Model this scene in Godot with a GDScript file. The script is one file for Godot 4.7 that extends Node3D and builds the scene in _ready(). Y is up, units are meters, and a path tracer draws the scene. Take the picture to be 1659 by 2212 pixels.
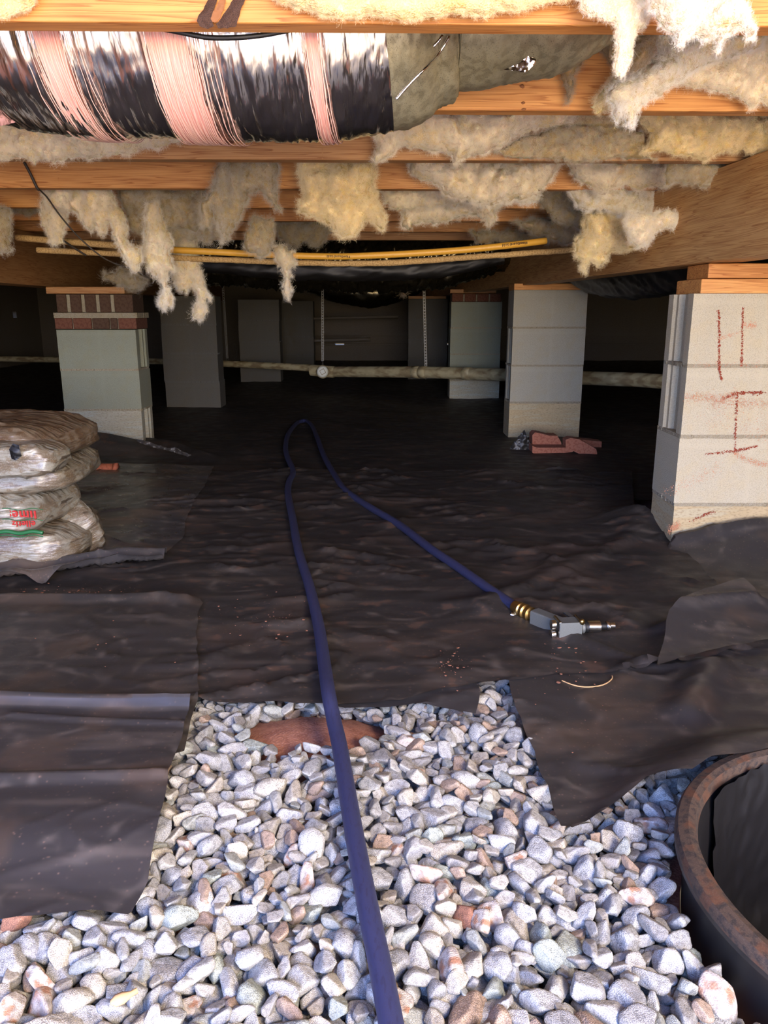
extends Node3D
# Crawl space under a timber floor: gravel bed, black vapour barrier, block piers, joists with sagging insulation.

const F := 1700.0
const CX := 829.5
const CY := 1106.0
const PITCH := 0.2522
const EYE := Vector3(0, 0.70, 0)

var used := {}
var M := {}
var N := {}
var rng := RandomNumberGenerator.new()

# ---------------------------------------------------------------- measuring
func ray(px: float, py: float) -> Vector3:
	var a := (px - CX) / F
	var b := (CY - py) / F
	return Vector3(a, b * cos(PITCH) - sin(PITCH), -(cos(PITCH) + b * sin(PITCH)))

func gp(px: float, py: float, h := 0.0) -> Vector3:      # a point of the ground (height h)
	var r := ray(px, py)
	return EYE + r * ((h - EYE.y) / r.y)

func dp(px: float, py: float, z: float) -> Vector3:      # a point of the upright plane z metres ahead
	var r := ray(px, py)
	return EYE + r * (z / -r.z)

# ---------------------------------------------------------------- naming
func numbered(called: String) -> String:
	if not used.has(called):
		used[called] = 0
		return called
	used[called] += 1
	return "%s_%03d" % [called, used[called]]

func tag(o: Node3D, label: String, category: String, group := "") -> void:
	o.set_meta("label", label)
	o.set_meta("category", category)
	if group != "":
		o.set_meta("group", group)

func thing(called: String, label: String, category: String, at := Vector3.ZERO, group := "") -> Node3D:
	var o := Node3D.new()
	o.name = numbered(called)
	add_child(o)
	o.position = at
	tag(o, label, category, group)
	return o

func put(called: String, mesh: Mesh, mat: Material, parent: Node3D, at := Vector3.ZERO, turn := Vector3.ZERO) -> MeshInstance3D:
	var o := MeshInstance3D.new()
	o.name = called
	o.mesh = mesh
	o.material_override = mat
	parent.add_child(o, true)
	o.position = at
	o.rotation = turn
	return o

func solo(called: String, mesh: Mesh, mat: Material, label: String, category: String, at := Vector3.ZERO, group := "") -> MeshInstance3D:
	var o := put(numbered(called), mesh, mat, self, at)
	tag(o, label, category, group)
	return o

func setting(called: String, mesh: Mesh, mat: Material, at := Vector3.ZERO) -> MeshInstance3D:
	var o := put(called, mesh, mat, self, at)
	o.set_meta("kind", "structure")
	return o

# ---------------------------------------------------------------- meshes
func mk(v: PackedVector3Array, idx: PackedInt32Array, cols := PackedColorArray(), given := PackedVector3Array()) -> ArrayMesh:
	var nn := given
	if nn.is_empty():
		nn = PackedVector3Array()
		nn.resize(v.size())
		for i in range(0, idx.size(), 3):
			var a := idx[i]
			var b := idx[i + 1]
			var c := idx[i + 2]
			var n := (v[c] - v[a]).cross(v[b] - v[a])
			nn[a] += n
			nn[b] += n
			nn[c] += n
		for i in nn.size():
			nn[i] = nn[i].normalized() if nn[i].length_squared() > 0.0 else Vector3.UP
	var arr := []
	arr.resize(Mesh.ARRAY_MAX)
	arr[Mesh.ARRAY_VERTEX] = v
	arr[Mesh.ARRAY_NORMAL] = nn
	arr[Mesh.ARRAY_INDEX] = idx
	if not cols.is_empty():
		arr[Mesh.ARRAY_COLOR] = cols
	var m := ArrayMesh.new()
	m.add_surface_from_arrays(Mesh.PRIMITIVE_TRIANGLES, arr)
	return m

func cbox(s: Vector3, c := 0.002) -> ArrayMesh:           # a box with chamfered edges, centred
	var v := PackedVector3Array()
	var n := PackedVector3Array()
	var ix := PackedInt32Array()
	var h := s * 0.5
	var at := {}
	for axis in 3:
		for sg in [-1, 1]:
			for a in [-1, 1]:
				for b in [-1, 1]:
					var p := Vector3.ZERO
					p[axis] = h[axis] * sg
					p[(axis + 1) % 3] = (h[(axis + 1) % 3] - c) * a
					p[(axis + 2) % 3] = (h[(axis + 2) % 3] - c) * b
					var q := Vector3.ZERO
					q[axis] = sg
					var key := Vector3i.ZERO
					key[axis] = sg
					key[(axis + 1) % 3] = a
					key[(axis + 2) % 3] = b
					at[[axis, key]] = v.size()
					v.append(p)
					n.append(q)
	var quad := func(i0, i1, i2, i3):
		var f := (v[i1] - v[i0]).cross(v[i2] - v[i0])
		if f.dot(v[i0] + v[i1] + v[i2] + v[i3]) > 0.0:
			ix.append_array([i0, i2, i1, i0, i3, i2])
		else:
			ix.append_array([i0, i1, i2, i0, i2, i3])
	for axis in 3:
		var u := (axis + 1) % 3
		var w := (axis + 2) % 3
		for sg in [-1, 1]:
			var k := []
			for ab in [[-1, -1], [1, -1], [1, 1], [-1, 1]]:
				var key := Vector3i.ZERO
				key[axis] = sg
				key[u] = ab[0]
				key[w] = ab[1]
				k.append(at[[axis, key]])
			quad.call(k[0], k[1], k[2], k[3])
		for a in [-1, 1]:
			for b in [-1, 1]:
				var k0 := Vector3i.ZERO
				k0[axis] = -1
				k0[u] = a
				k0[w] = b
				var k1 := k0
				k1[axis] = 1
				quad.call(at[[u, k0]], at[[u, k1]], at[[w, k1]], at[[w, k0]])
	for k in [Vector3i(-1, -1, -1), Vector3i(1, -1, -1), Vector3i(-1, 1, -1), Vector3i(1, 1, -1), Vector3i(-1, -1, 1), Vector3i(1, -1, 1), Vector3i(-1, 1, 1), Vector3i(1, 1, 1)]:
		var a0 = at[[0, k]]
		var a1 = at[[1, k]]
		var a2 = at[[2, k]]
		if (v[a1] - v[a0]).cross(v[a2] - v[a0]).dot(v[a0]) > 0.0:
			ix.append_array([a0, a2, a1])
		else:
			ix.append_array([a0, a1, a2])
	return mk(v, ix, PackedColorArray(), n)

func prism(poly: PackedVector2Array, h: float, upright := true) -> ArrayMesh:   # plan (x, z) raised by h, or outline (x, y) pushed back by h
	var v := PackedVector3Array()
	var n := PackedVector3Array()
	var ix := PackedInt32Array()
	if Geometry2D.is_polygon_clockwise(poly):
		poly = poly.duplicate()
		poly.reverse()
	var t3 := func(p: Vector2, k: float) -> Vector3:
		return Vector3(p.x, k, p.y) if upright else Vector3(p.x, p.y, -k)
	var tri := Geometry2D.triangulate_polygon(poly)
	for lv in 2:
		var base := v.size()
		var up := (Vector3.UP if upright else Vector3.FORWARD) * (1.0 if lv == 1 else -1.0)
		for p in poly:
			v.append(t3.call(p, h * lv))
			n.append(up)
		for i in range(0, tri.size(), 3):
			var a := base + tri[i]
			var b := base + tri[i + 1]
			var c := base + tri[i + 2]
			if (v[c] - v[a]).cross(v[b] - v[a]).dot(up) > 0:
				ix.append_array([a, b, c])
			else:
				ix.append_array([a, c, b])
	for i in poly.size():
		var p := poly[i]
		var q := poly[(i + 1) % poly.size()]
		var e := (q - p).orthogonal().normalized()
		var o3: Vector3 = t3.call(e, 0.0)
		var mid := (p + q) * 0.5 + e * 0.0005
		if Geometry2D.is_point_in_polygon(mid, poly):
			o3 = -o3
		var b0 := v.size()
		for c in [t3.call(p, 0.0), t3.call(q, 0.0), t3.call(q, h), t3.call(p, h)]:
			v.append(c)
			n.append(o3)
		if (v[b0 + 2] - v[b0]).cross(v[b0 + 1] - v[b0]).dot(o3) > 0:
			ix.append_array([b0, b0 + 1, b0 + 2, b0, b0 + 2, b0 + 3])
		else:
			ix.append_array([b0, b0 + 2, b0 + 1, b0, b0 + 3, b0 + 2])
	return mk(v, ix, PackedColorArray(), n)

func spline(pts: Array, step: float) -> PackedVector3Array:
	var out := PackedVector3Array()
	for i in pts.size() - 1:
		var p0: Vector3 = pts[maxi(i - 1, 0)]
		var p1: Vector3 = pts[i]
		var p2: Vector3 = pts[i + 1]
		var p3: Vector3 = pts[mini(i + 2, pts.size() - 1)]
		var k := maxi(2, int(p1.distance_to(p2) / step))
		for j in k:
			out.append(p1.cubic_interpolate(p2, p0, p3, float(j) / k))
	out.append(pts[-1])
	return out

func tube(path: PackedVector3Array, radii: PackedFloat32Array, sides := 12, flat := 1.0, bump = null) -> ArrayMesh:
	var v := PackedVector3Array()
	var ix := PackedInt32Array()
	var m := path.size()
	var last := Vector3.UP
	for i in m:
		var t := (path[mini(i + 1, m - 1)] - path[maxi(i - 1, 0)]).normalized()
		var u := (last - t * last.dot(t))
		if u.length() < 0.05:
			u = Vector3.RIGHT - t * t.x
		u = u.normalized()
		last = u
		var w := t.cross(u)
		var r := radii[mini(i, radii.size() - 1)]
		for j in sides:
			var a := TAU * j / sides
			var rr := r
			if bump != null:
				rr += bump.call(path[i], i, a)
			v.append(path[i] + (u * cos(a) * flat + w * sin(a)) * rr)
	for i in m - 1:
		for j in sides:
			var a := i * sides + j
			var b := i * sides + (j + 1) % sides
			ix.append_array([a, a + sides, b, b, a + sides, b + sides])
	for e in 2:
		var c := v.size()
		v.append(path[0] if e == 0 else path[m - 1])
		var o := 0 if e == 0 else (m - 1) * sides
		for j in sides:
			if e == 0:
				ix.append_array([c, o + j, o + (j + 1) % sides])
			else:
				ix.append_array([c, o + (j + 1) % sides, o + j])
	return mk(v, ix)

func lathe(profile: Array, sides := 24) -> ArrayMesh:      # profile of Vector2(radius, height), flat-shaded rings kept crisp by repeating points
	var v := PackedVector3Array()
	var ix := PackedInt32Array()
	for i in profile.size() - 1:
		var p: Vector2 = profile[i]
		var q: Vector2 = profile[i + 1]
		if p.distance_to(q) < 1e-6:
			continue
		var b := v.size()
		for k in [p, q]:
			for j in sides:
				var a := TAU * j / sides
				v.append(Vector3(cos(a) * k.x, k.y, sin(a) * k.x))
		for j in sides:
			var j2 := (j + 1) % sides
			ix.append_array([b + j, b + j2, b + sides + j, b + j2, b + sides + j2, b + sides + j])
	return mk(v, ix)

func along(from: Vector3, to: Vector3) -> Basis:           # y axis from -> to
	var y := (to - from).normalized()
	var x := Vector3.UP.cross(y)
	if x.length() < 0.01:
		x = Vector3.RIGHT
	x = x.normalized()
	return Basis(x, y, x.cross(y))

func cells(poly: PackedVector2Array, cell: float) -> Dictionary:   # fills an outline with small cells, cut exactly at the edge
	var lo := poly[0]
	var hi := poly[0]
	for p in poly:
		lo = lo.min(p)
		hi = hi.max(p)
	var nx := int(ceil((hi.x - lo.x) / cell)) + 1
	var ny := int(ceil((hi.y - lo.y) / cell)) + 1
	var cut := {}
	for i in poly.size():
		var a := poly[i]
		var b := poly[(i + 1) % poly.size()]
		var k := int(a.distance_to(b) / (cell * 0.2)) + 1
		for j in k + 1:
			var p := (a.lerp(b, float(j) / k) - lo) / cell
			cut[Vector2i(int(p.x), int(p.y))] = true
	var pts := PackedVector2Array()
	var ix := PackedInt32Array()
	var at := {}
	var add := func(p: Vector2) -> int:
		var key := Vector2i(((p - lo) / cell * 4000.0).round())
		if not at.has(key):
			at[key] = pts.size()
			pts.append(p)
		return at[key]
	for j in ny:
		for i in nx:
			var c := lo + Vector2(i, j) * cell
			var sq := PackedVector2Array([c, c + Vector2(cell, 0), c + Vector2(cell, cell), c + Vector2(0, cell)])
			if cut.has(Vector2i(i, j)):
				for piece in Geometry2D.intersect_polygons(sq, poly):
					var t := Geometry2D.triangulate_polygon(piece)
					for k in t:
						ix.append(add.call(piece[k]))
			elif Geometry2D.is_point_in_polygon(c + Vector2(cell, cell) * 0.5, poly):
				var a: int = add.call(sq[0])
				var b: int = add.call(sq[1])
				var d: int = add.call(sq[2])
				var e: int = add.call(sq[3])
				if (i + j) % 2 == 0:
					ix.append_array([a, b, d, a, d, e])
				else:
					ix.append_array([a, b, e, b, d, e])
	for k in range(0, ix.size(), 3):       # one turning sense
		var p := pts[ix[k]]
		if (pts[ix[k + 1]] - p).cross(pts[ix[k + 2]] - p) < 0.0:
			var s := ix[k + 1]
			ix[k + 1] = ix[k + 2]
			ix[k + 2] = s
	return {"p": pts, "i": ix}

func edge_distance(p: Vector2, poly: PackedVector2Array) -> float:
	var best := 1e9
	var n := poly.size()
	for i in n:
		var q := Geometry2D.get_closest_point_to_segment(p, poly[i], poly[(i + 1) % n])
		best = minf(best, p.distance_squared_to(q))
	return sqrt(best)

func noise(key: String, sd: int, freq: float, oct := 3, kind := FastNoiseLite.TYPE_SIMPLEX_SMOOTH) -> FastNoiseLite:
	var n := FastNoiseLite.new()
	n.seed = sd
	n.frequency = freq
	n.noise_type = kind
	n.fractal_octaves = oct
	if oct <= 1:
		n.fractal_type = FastNoiseLite.FRACTAL_NONE
	N[key] = n
	return n

# ---------------------------------------------------------------- textures
func field(sd: int, freq: float, oct: int, w := 512, h := 512, to := Vector2i(512, 512), kind := FastNoiseLite.TYPE_SIMPLEX_SMOOTH) -> PackedByteArray:
	var n := FastNoiseLite.new()
	n.seed = sd
	n.frequency = freq
	n.noise_type = kind
	n.fractal_octaves = oct
	var im := n.get_seamless_image(w, h)
	if Vector2i(w, h) != to:
		im.resize(to.x, to.y, Image.INTERPOLATE_CUBIC)
	im.convert(Image.FORMAT_L8)
	return im.get_data()

func ramp(f: PackedByteArray, a: float, b: float) -> PackedFloat32Array:
	var lut := PackedFloat32Array()
	for i in 256:
		lut.append(smoothstep(a, b, i / 255.0))
	var o := PackedFloat32Array()
	o.resize(f.size())
	for i in f.size():
		o[i] = lut[f[i]]
	return o

func paint(base: Color, layers: Array, side := 512) -> ImageTexture:    # layers of [amounts 0..1, colour, strength], each mixed over the last
	var d := PackedByteArray()
	var n := side * side
	var r := PackedFloat32Array()
	var g := PackedFloat32Array()
	var b := PackedFloat32Array()
	r.resize(n)
	g.resize(n)
	b.resize(n)
	r.fill(base.r)
	g.fill(base.g)
	b.fill(base.b)
	for l in layers:
		var f: PackedFloat32Array = l[0]
		var c: Color = l[1]
		var s: float = l[2]
		for i in n:
			var k := f[i] * s
			r[i] += (c.r - r[i]) * k
			g[i] += (c.g - g[i]) * k
			b[i] += (c.b - b[i]) * k
	d.resize(n * 3)
	for i in n:
		d[i * 3] = int(clampf(r[i], 0, 1) * 255)
		d[i * 3 + 1] = int(clampf(g[i], 0, 1) * 255)
		d[i * 3 + 2] = int(clampf(b[i], 0, 1) * 255)
	return ImageTexture.create_from_image(Image.create_from_data(side, side, false, Image.FORMAT_RGB8, d))

func grey(f: PackedByteArray, side := 512) -> ImageTexture:
	return ImageTexture.create_from_image(Image.create_from_data(side, side, false, Image.FORMAT_L8, f))

func mat(nm: String, c: Color, rough: float, tex: Texture2D = null, scale := Vector3.ONE, world := false) -> StandardMaterial3D:
	var m := StandardMaterial3D.new()
	m.resource_name = nm
	m.albedo_color = c
	m.roughness = rough
	m.uv1_triplanar = true
	m.uv1_world_triplanar = world
	m.uv1_scale = scale
	m.uv1_triplanar_sharpness = 6.0
	if tex:
		m.albedo_texture = tex
	M[nm] = m
	return m

func relief(m: StandardMaterial3D, t: Texture2D, cm: float) -> void:
	m.heightmap_enabled = true
	m.heightmap_texture = t
	m.heightmap_scale = cm

func variant(from: String, nm: String, c: Color, off := Vector3.ZERO) -> StandardMaterial3D:
	var m: StandardMaterial3D = M[from].duplicate()
	m.resource_name = nm
	m.albedo_color = c
	m.uv1_offset = off
	M[nm] = m
	return m

func wood_texture() -> ImageTexture:
	var warp := field(11, 0.012, 3, 128, 512)
	var warp2 := field(12, 0.02, 2, 64, 512)
	var fine := field(13, 0.25, 2, 32, 512)
	var blot := field(14, 0.012, 3)
	var d := PackedByteArray()
	d.resize(512 * 512 * 3)
	var c0 := Color(0.90, 0.73, 0.51)
	var c1 := Color(0.66, 0.44, 0.24)
	for y in 512:
		for x in 512:
			var i := y * 512 + x
			var k := y / 512.0 * 19.0 + warp[i] / 255.0 * 5.0 + warp2[i] / 255.0 * 1.3
			var f := k - floorf(k)
			var late := f * f * f * (1.0 if f < 0.93 else (1.0 - f) / 0.07)
			var a := clampf(late * 0.85 + (fine[i] / 255.0 - 0.5) * 0.35 + (blot[i] / 255.0 - 0.5) * 0.4 + 0.1, 0, 1)
			d[i * 3] = int((c0.r + (c1.r - c0.r) * a) * 255)
			d[i * 3 + 1] = int((c0.g + (c1.g - c0.g) * a) * 255)
			d[i * 3 + 2] = int((c0.b + (c1.b - c0.b) * a) * 255)
	return ImageTexture.create_from_image(Image.create_from_data(512, 512, false, Image.FORMAT_RGB8, d))

func materials() -> void:
	# shared fields
	var f_big := field(1, 0.008, 4)
	var f_mid := field(2, 0.03, 4)
	var f_fine := field(3, 0.16, 3)
	var f_speck := field(4, 0.3, 2)
	var f_streak := field(5, 0.03, 4, 128, 512)
	var cr := FastNoiseLite.new()
	cr.seed = 77
	cr.frequency = 0.011
	cr.fractal_type = FastNoiseLite.FRACTAL_RIDGED
	cr.fractal_octaves = 3
	var cim := cr.get_seamless_image(512, 512)
	cim.convert(Image.FORMAT_L8)
	var f_crease := cim.get_data()
	var f_cell := field(6, 0.05, 2, 512, 512, Vector2i(512, 512), FastNoiseLite.TYPE_CELLULAR)
	# timber
	var wood := wood_texture()
	var dusty := ramp(f_mid, 0.4, 0.75)
	mat("pine", Color(0.92, 0.82, 0.67), 0.62, wood, Vector3(0.7, 5.6, 5.6))
	relief(M.pine, wood, 0.05)
	variant("pine", "pine_b", Color(0.92, 0.80, 0.63), Vector3(0.37, 0.21, 0.4))
	variant("pine", "pine_c", Color(0.90, 0.80, 0.66), Vector3(0.71, 0.63, 0.1))
	variant("pine", "pine_dusty", Color(0.80, 0.74, 0.67), Vector3(0.11, 0.44, 0.7))
	variant("pine", "pine_grey", Color(0.90, 0.87, 0.80), Vector3(0.2, 0.15, 0.3))
	mat("board", Color(0.97, 0.87, 0.72), 0.7, wood, Vector3(0.8, 5.0, 5.0))
	mat("bark_light", Color(0.55, 0.36, 0.22), 0.85)
	mat("bark", Color(0.34, 0.26, 0.21), 0.85, paint(Color(0.9, 0.8, 0.75), [[ramp(f_fine, 0.4, 0.7), Color(0.4, 0.3, 0.25), 0.8]]), Vector3(9, 9, 9))
	mat("subfloor", Color(0.55, 0.44, 0.30), 0.85, paint(Color(0.9, 0.85, 0.75), [[ramp(f_mid, 0.4, 0.7), Color(0.6, 0.5, 0.4), 0.7]]), Vector3(1, 1, 1))
	# masonry
	var block := paint(Color(0.80, 0.79, 0.755), [[ramp(f_big, 0.45, 0.8), Color(0.81, 0.78, 0.71), 0.5], [ramp(f_fine, 0.50, 0.80), Color(0.60, 0.585, 0.55), 0.35], [ramp(f_speck, 0.66, 0.8), Color(0.45, 0.43, 0.40), 0.35]])
	mat("block", Color(0.83, 0.81, 0.74), 0.9, block, Vector3(2.6, 2.6, 2.6))
	relief(M.block, grey(f_fine), 0.12)
	variant("block", "block_warm", Color(0.91, 0.87, 0.77))
	variant("block", "block_grey", Color(0.71, 0.73, 0.65))  # green tint of foliage light outside put into the colour
	variant("block", "block_shaded", Color(0.46, 0.45, 0.42))  # dimness of the far piers put into a darker block colour
	var stain := paint(Color(0.78, 0.78, 0.74), [[ramp(f_streak, 0.45, 0.75), Color(0.86, 0.86, 0.84), 0.45], [ramp(f_streak, 0.28, 0.42), Color(0.74, 0.64, 0.47), 0.3], [ramp(f_fine, 0.58, 0.75), Color(0.56, 0.52, 0.46), 0.5]])
	mat("block_base", Color(0.84, 0.84, 0.80), 0.9, stain, Vector3(0.8, 2.2, 0.8))
	variant("block_base", "block_tan", Color(0.90, 0.83, 0.70))
	relief(M.block_base, grey(f_fine), 0.12)
	mat("mortar_shaded", Color(0.36, 0.35, 0.32), 0.95)  # mortar darkened to go with the shade on the far piers
	mat("mortar", Color(0.67, 0.63, 0.54), 0.95, paint(Color(0.95, 0.95, 0.93), [[ramp(f_fine, 0.5, 0.7), Color(0.7, 0.66, 0.58), 0.8]]), Vector3(6, 6, 6))
	relief(M.mortar, grey(f_mid), 0.4)
	var bricks := paint(Color(0.70, 0.48, 0.38), [[ramp(f_mid, 0.4, 0.7), Color(0.60, 0.37, 0.28), 0.8], [ramp(f_speck, 0.62, 0.8), Color(0.75, 0.6, 0.52), 0.5]])
	mat("brick", Color(0.86, 0.80, 0.78), 0.9, bricks, Vector3(4, 4, 4))
	variant("brick", "brick_grey", Color(0.46, 0.50, 0.46))
	variant("brick", "brick_dull", Color(0.62, 0.58, 0.54))
	mat("clay_mark", Color(0.52, 0.20, 0.11), 0.95)
	mat("clay_smear", Color(0.74, 0.50, 0.36), 0.95)
	# ground
	var clay := paint(Color(0.60, 0.40, 0.31), [[ramp(f_mid, 0.4, 0.7), Color(0.52, 0.33, 0.25), 0.9], [ramp(f_fine, 0.55, 0.75), Color(0.68, 0.49, 0.40), 0.7]])
	mat("clay", Color(1, 1, 1), 0.95, clay, Vector3(2.2, 2.2, 2.2), true)
	relief(M.clay, grey(f_fine), 0.12)
	mat("crumb", Color(0.46, 0.30, 0.22), 0.95)
	var stone := paint(Color(0.80, 0.80, 0.785), [[ramp(f_mid, 0.42, 0.72), Color(0.60, 0.60, 0.59), 0.75], [ramp(f_fine, 0.5, 0.68), Color(0.93, 0.93, 0.91), 0.75], [ramp(f_speck, 0.56, 0.74), Color(0.30, 0.30, 0.31), 0.75]])
	mat("stone_grey", Color(0.75, 0.75, 0.74), 0.78, stone, Vector3(0.11, 0.11, 0.11))
	relief(M.stone_grey, grey(f_fine), 0.07)
	variant("stone_grey", "stone_white", Color(0.84, 0.835, 0.81), Vector3(0.3, 0.6, 0.1))
	variant("stone_grey", "stone_cream", Color(0.86, 0.83, 0.76), Vector3(0.7, 0.2, 0.4))
	variant("stone_grey", "stone_green", Color(0.74, 0.77, 0.72), Vector3(0.5, 0.5, 0.9))
	var rusty := paint(Color(0.82, 0.80, 0.77), [[ramp(f_mid, 0.42, 0.72), Color(0.60, 0.58, 0.55), 0.7], [ramp(f_big, 0.48, 0.75), Color(0.66, 0.42, 0.28), 0.75], [ramp(f_speck, 0.62, 0.78), Color(0.36, 0.30, 0.28), 0.5]])
	mat("stone_rust", Color(0.86, 0.84, 0.81), 0.8, rusty, Vector3(0.11, 0.11, 0.11))
	relief(M.stone_rust, grey(f_fine), 0.07)
	mat("stone_red", Color(0.66, 0.46, 0.36), 0.9, stone, Vector3(0.11, 0.11, 0.11))
	M.stone_copies = M.stone_grey.duplicate()
	M.stone_copies.vertex_color_use_as_albedo = true
	M.stone_copies.albedo_color = Color(0.83, 0.825, 0.81)
	# plastic sheeting: black film with clay dust
	var film := paint(Color(0.175, 0.168, 0.162), [[ramp(f_crease, 0.70, 0.98), Color(0.36, 0.33, 0.30), 0.5], [ramp(f_streak, 0.50, 0.85), Color(0.30, 0.27, 0.245), 0.55], [ramp(f_big, 0.55, 0.80), Color(0.26, 0.215, 0.18), 0.6], [ramp(f_cell, 0.86, 0.99), Color(0.34, 0.28, 0.23), 0.25], [ramp(f_speck, 0.80, 0.90), Color(0.55, 0.42, 0.34), 0.5]])
	mat("film", Color(1.1, 1.09, 1.08), 0.42, film, Vector3(0.9, 0.9, 0.9), true)
	var rough := f_mid.duplicate()
	for i in rough.size():
		rough[i] = 140 + int(rough[i] * 0.45)
	var rough_map := grey(rough)
	M.film.roughness_texture = rough_map
	M.film.roughness_texture_channel = BaseMaterial3D.TEXTURE_CHANNEL_RED
	M.film.roughness = 0.58
	M.film.metallic_specular = 0.4
	relief(M.film, grey(f_streak), 0.06)
	variant("film", "film_grey", Color(1.35, 1.35, 1.36), Vector3(0.1, 0.7, 0.2))
	M.film_grey.roughness = 0.42
	variant("film", "film_clean", Color(1.12, 1.12, 1.14), Vector3(0.3, 0.4, 0.7))
	M.film_clean.roughness = 0.46
	var brown := paint(Color(0.175, 0.163, 0.154), [[ramp(f_crease, 0.72, 0.98), Color(0.35, 0.32, 0.29), 0.8], [ramp(f_streak, 0.52, 0.85), Color(0.30, 0.265, 0.235), 0.6], [ramp(f_big, 0.5, 0.75), Color(0.25, 0.215, 0.19), 0.7], [ramp(f_mid, 0.68, 0.80), Color(0.40, 0.28, 0.21), 0.45], [ramp(f_speck, 0.78, 0.88), Color(0.55, 0.40, 0.31), 0.5]])
	mat("film_brown", Color(1.0, 1.0, 1.0), 0.75, brown, Vector3(0.55, 0.8, 0.8), true)
	M.film_brown.roughness = 0.75
	M.film_brown.roughness_texture = rough_map
	M.film_brown.metallic_specular = 0.38
	relief(M.film_brown, grey(f_streak), 0.06)
	# foil
	mat("foil", Color(0.92, 0.91, 0.89), 0.20, null)
	M.foil.uv1_scale = Vector3(6, 6, 6)
	var f_pleat := field(31, 0.05, 3, 512, 96)
	relief(M.foil, grey(f_pleat), 0.045)
	M.foil.metallic = 1.0
	var dust := paint(Color(0.70, 0.67, 0.56), [[ramp(f_mid, 0.4, 0.7), Color(0.58, 0.55, 0.45), 0.8], [ramp(f_speck, 0.70, 0.85), Color(0.2, 0.19, 0.15), 0.6]])
	mat("foil_dusty", Color(0.92, 0.92, 0.90), 0.42, dust, Vector3(3, 3, 3))
	M.foil_dusty.metallic = 0.55
	mat("foil_shaded", Color(0.62, 0.60, 0.56), 0.24, dust, Vector3(2, 2, 2))  # dusty foil, shade on the dim ducts put into the colour
	M.foil_shaded.metallic = 0.95
	mat("black_wrap", Color(0.12, 0.115, 0.11), 0.5, null)
	M.black_wrap.metallic_specular = 0.6
	mat("pink", Color(0.84, 0.60, 0.55), 0.8)
	mat("pink_shaded", Color(0.62, 0.45, 0.41), 0.8, paint(Color(1, 1, 1), [[ramp(f_pleat, 0.4, 0.6), Color(0.55, 0.5, 0.48), 0.8]]), Vector3(6, 6, 6))  # striped darker copy of the pink, its shade put into the colour
	mat("thread", Color(0.87, 0.70, 0.64), 0.75)
	# insulation
	var wool := paint(Color(0.94, 0.90, 0.80), [[ramp(f_big, 0.42, 0.72), Color(0.90, 0.82, 0.60), 0.75], [ramp(f_mid, 0.48, 0.76), Color(0.80, 0.74, 0.63), 0.7], [ramp(f_fine, 0.56, 0.76), Color(0.99, 0.97, 0.9), 0.6], [ramp(f_speck, 0.76, 0.88), Color(0.45, 0.38, 0.28), 0.5]])
	mat("wool", Color(0.98, 0.95, 0.90), 1.0, wool, Vector3(3.2, 3.2, 3.2), true)
	relief(M.wool, grey(f_fine), 0.16)
	M.wool.subsurf_scatter_enabled = true
	M.wool.subsurf_scatter_strength = 0.35
	M.wool.metallic_specular = 0.1
	variant("wool", "wool_white", Color(0.91, 0.89, 0.85), Vector3(0.3, 0.1, 0.7))
	variant("wool", "wool_yellow", Color(0.99, 0.93, 0.78), Vector3(0.6, 0.3, 0.2))
	variant("wool", "wool_grey", Color(0.74, 0.70, 0.63), Vector3(0.1, 0.8, 0.5))
	variant("wool", "wool_dirty", Color(0.62, 0.56, 0.48), Vector3(0.45, 0.6, 0.15))
	mat("fibre", Color(0.93, 0.87, 0.74), 0.9)
	mat("fibre_grey", Color(0.76, 0.71, 0.62), 0.9)
	# odds
	mat("hose", Color(0.165, 0.18, 0.30), 0.55, paint(Color(1, 1, 1), [[ramp(f_mid, 0.56, 0.74), Color(0.75, 0.66, 0.66), 0.35], [ramp(f_speck, 0.62, 0.76), Color(1.0, 0.85, 0.70), 0.5]]), Vector3(12, 12, 3), true)
	mat("brass", Color(0.70, 0.58, 0.36), 0.35, null)
	M.brass.metallic = 1.0
	mat("zinc", Color(0.44, 0.45, 0.43), 0.55, paint(Color(1, 1, 1), [[ramp(f_fine, 0.4, 0.7), Color(0.8, 0.8, 0.8), 0.8]]), Vector3(8, 8, 8))
	M.zinc.metallic = 0.45
	mat("steel", Color(0.74, 0.73, 0.70), 0.25, null)
	M.steel.metallic = 1.0
	mat("rubber", Color(0.05, 0.05, 0.05), 0.5, null)
	mat("pvc", Color(0.80, 0.77, 0.66), 0.6, paint(Color(0.9, 0.87, 0.78), [[ramp(f_big, 0.35, 0.75), Color(0.55, 0.47, 0.37), 0.75]]), Vector3(1.5, 3, 3))
	mat("pvc_dim", Color(0.36, 0.33, 0.28), 0.7)  # pipes far back: their dimness is put into the plastic colour
	mat("pvc_cap", Color(0.85, 0.85, 0.78), 0.5, null)
	mat("cpvc", Color(0.88, 0.66, 0.24), 0.45, null)
	mat("cpvc_dusty", Color(0.80, 0.70, 0.52), 0.9, paint(Color(0.95, 0.9, 0.8), [[ramp(f_mid, 0.42, 0.7), Color(0.6, 0.5, 0.38), 0.45]]), Vector3(8, 8, 8))
	mat("ink", Color(0.20, 0.15, 0.08), 0.8, null)
	mat("strap", Color(0.40, 0.39, 0.36), 0.5, null)
	M.strap.metallic = 0.5
	mat("wire", Color(0.22, 0.19, 0.16), 0.6, null)
	mat("terracotta", Color(0.66, 0.38, 0.28), 0.75, paint(Color(1, 1, 1), [[ramp(f_mid, 0.4, 0.7), Color(0.8, 0.78, 0.75), 0.8]]), Vector3(5, 5, 5))
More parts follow.
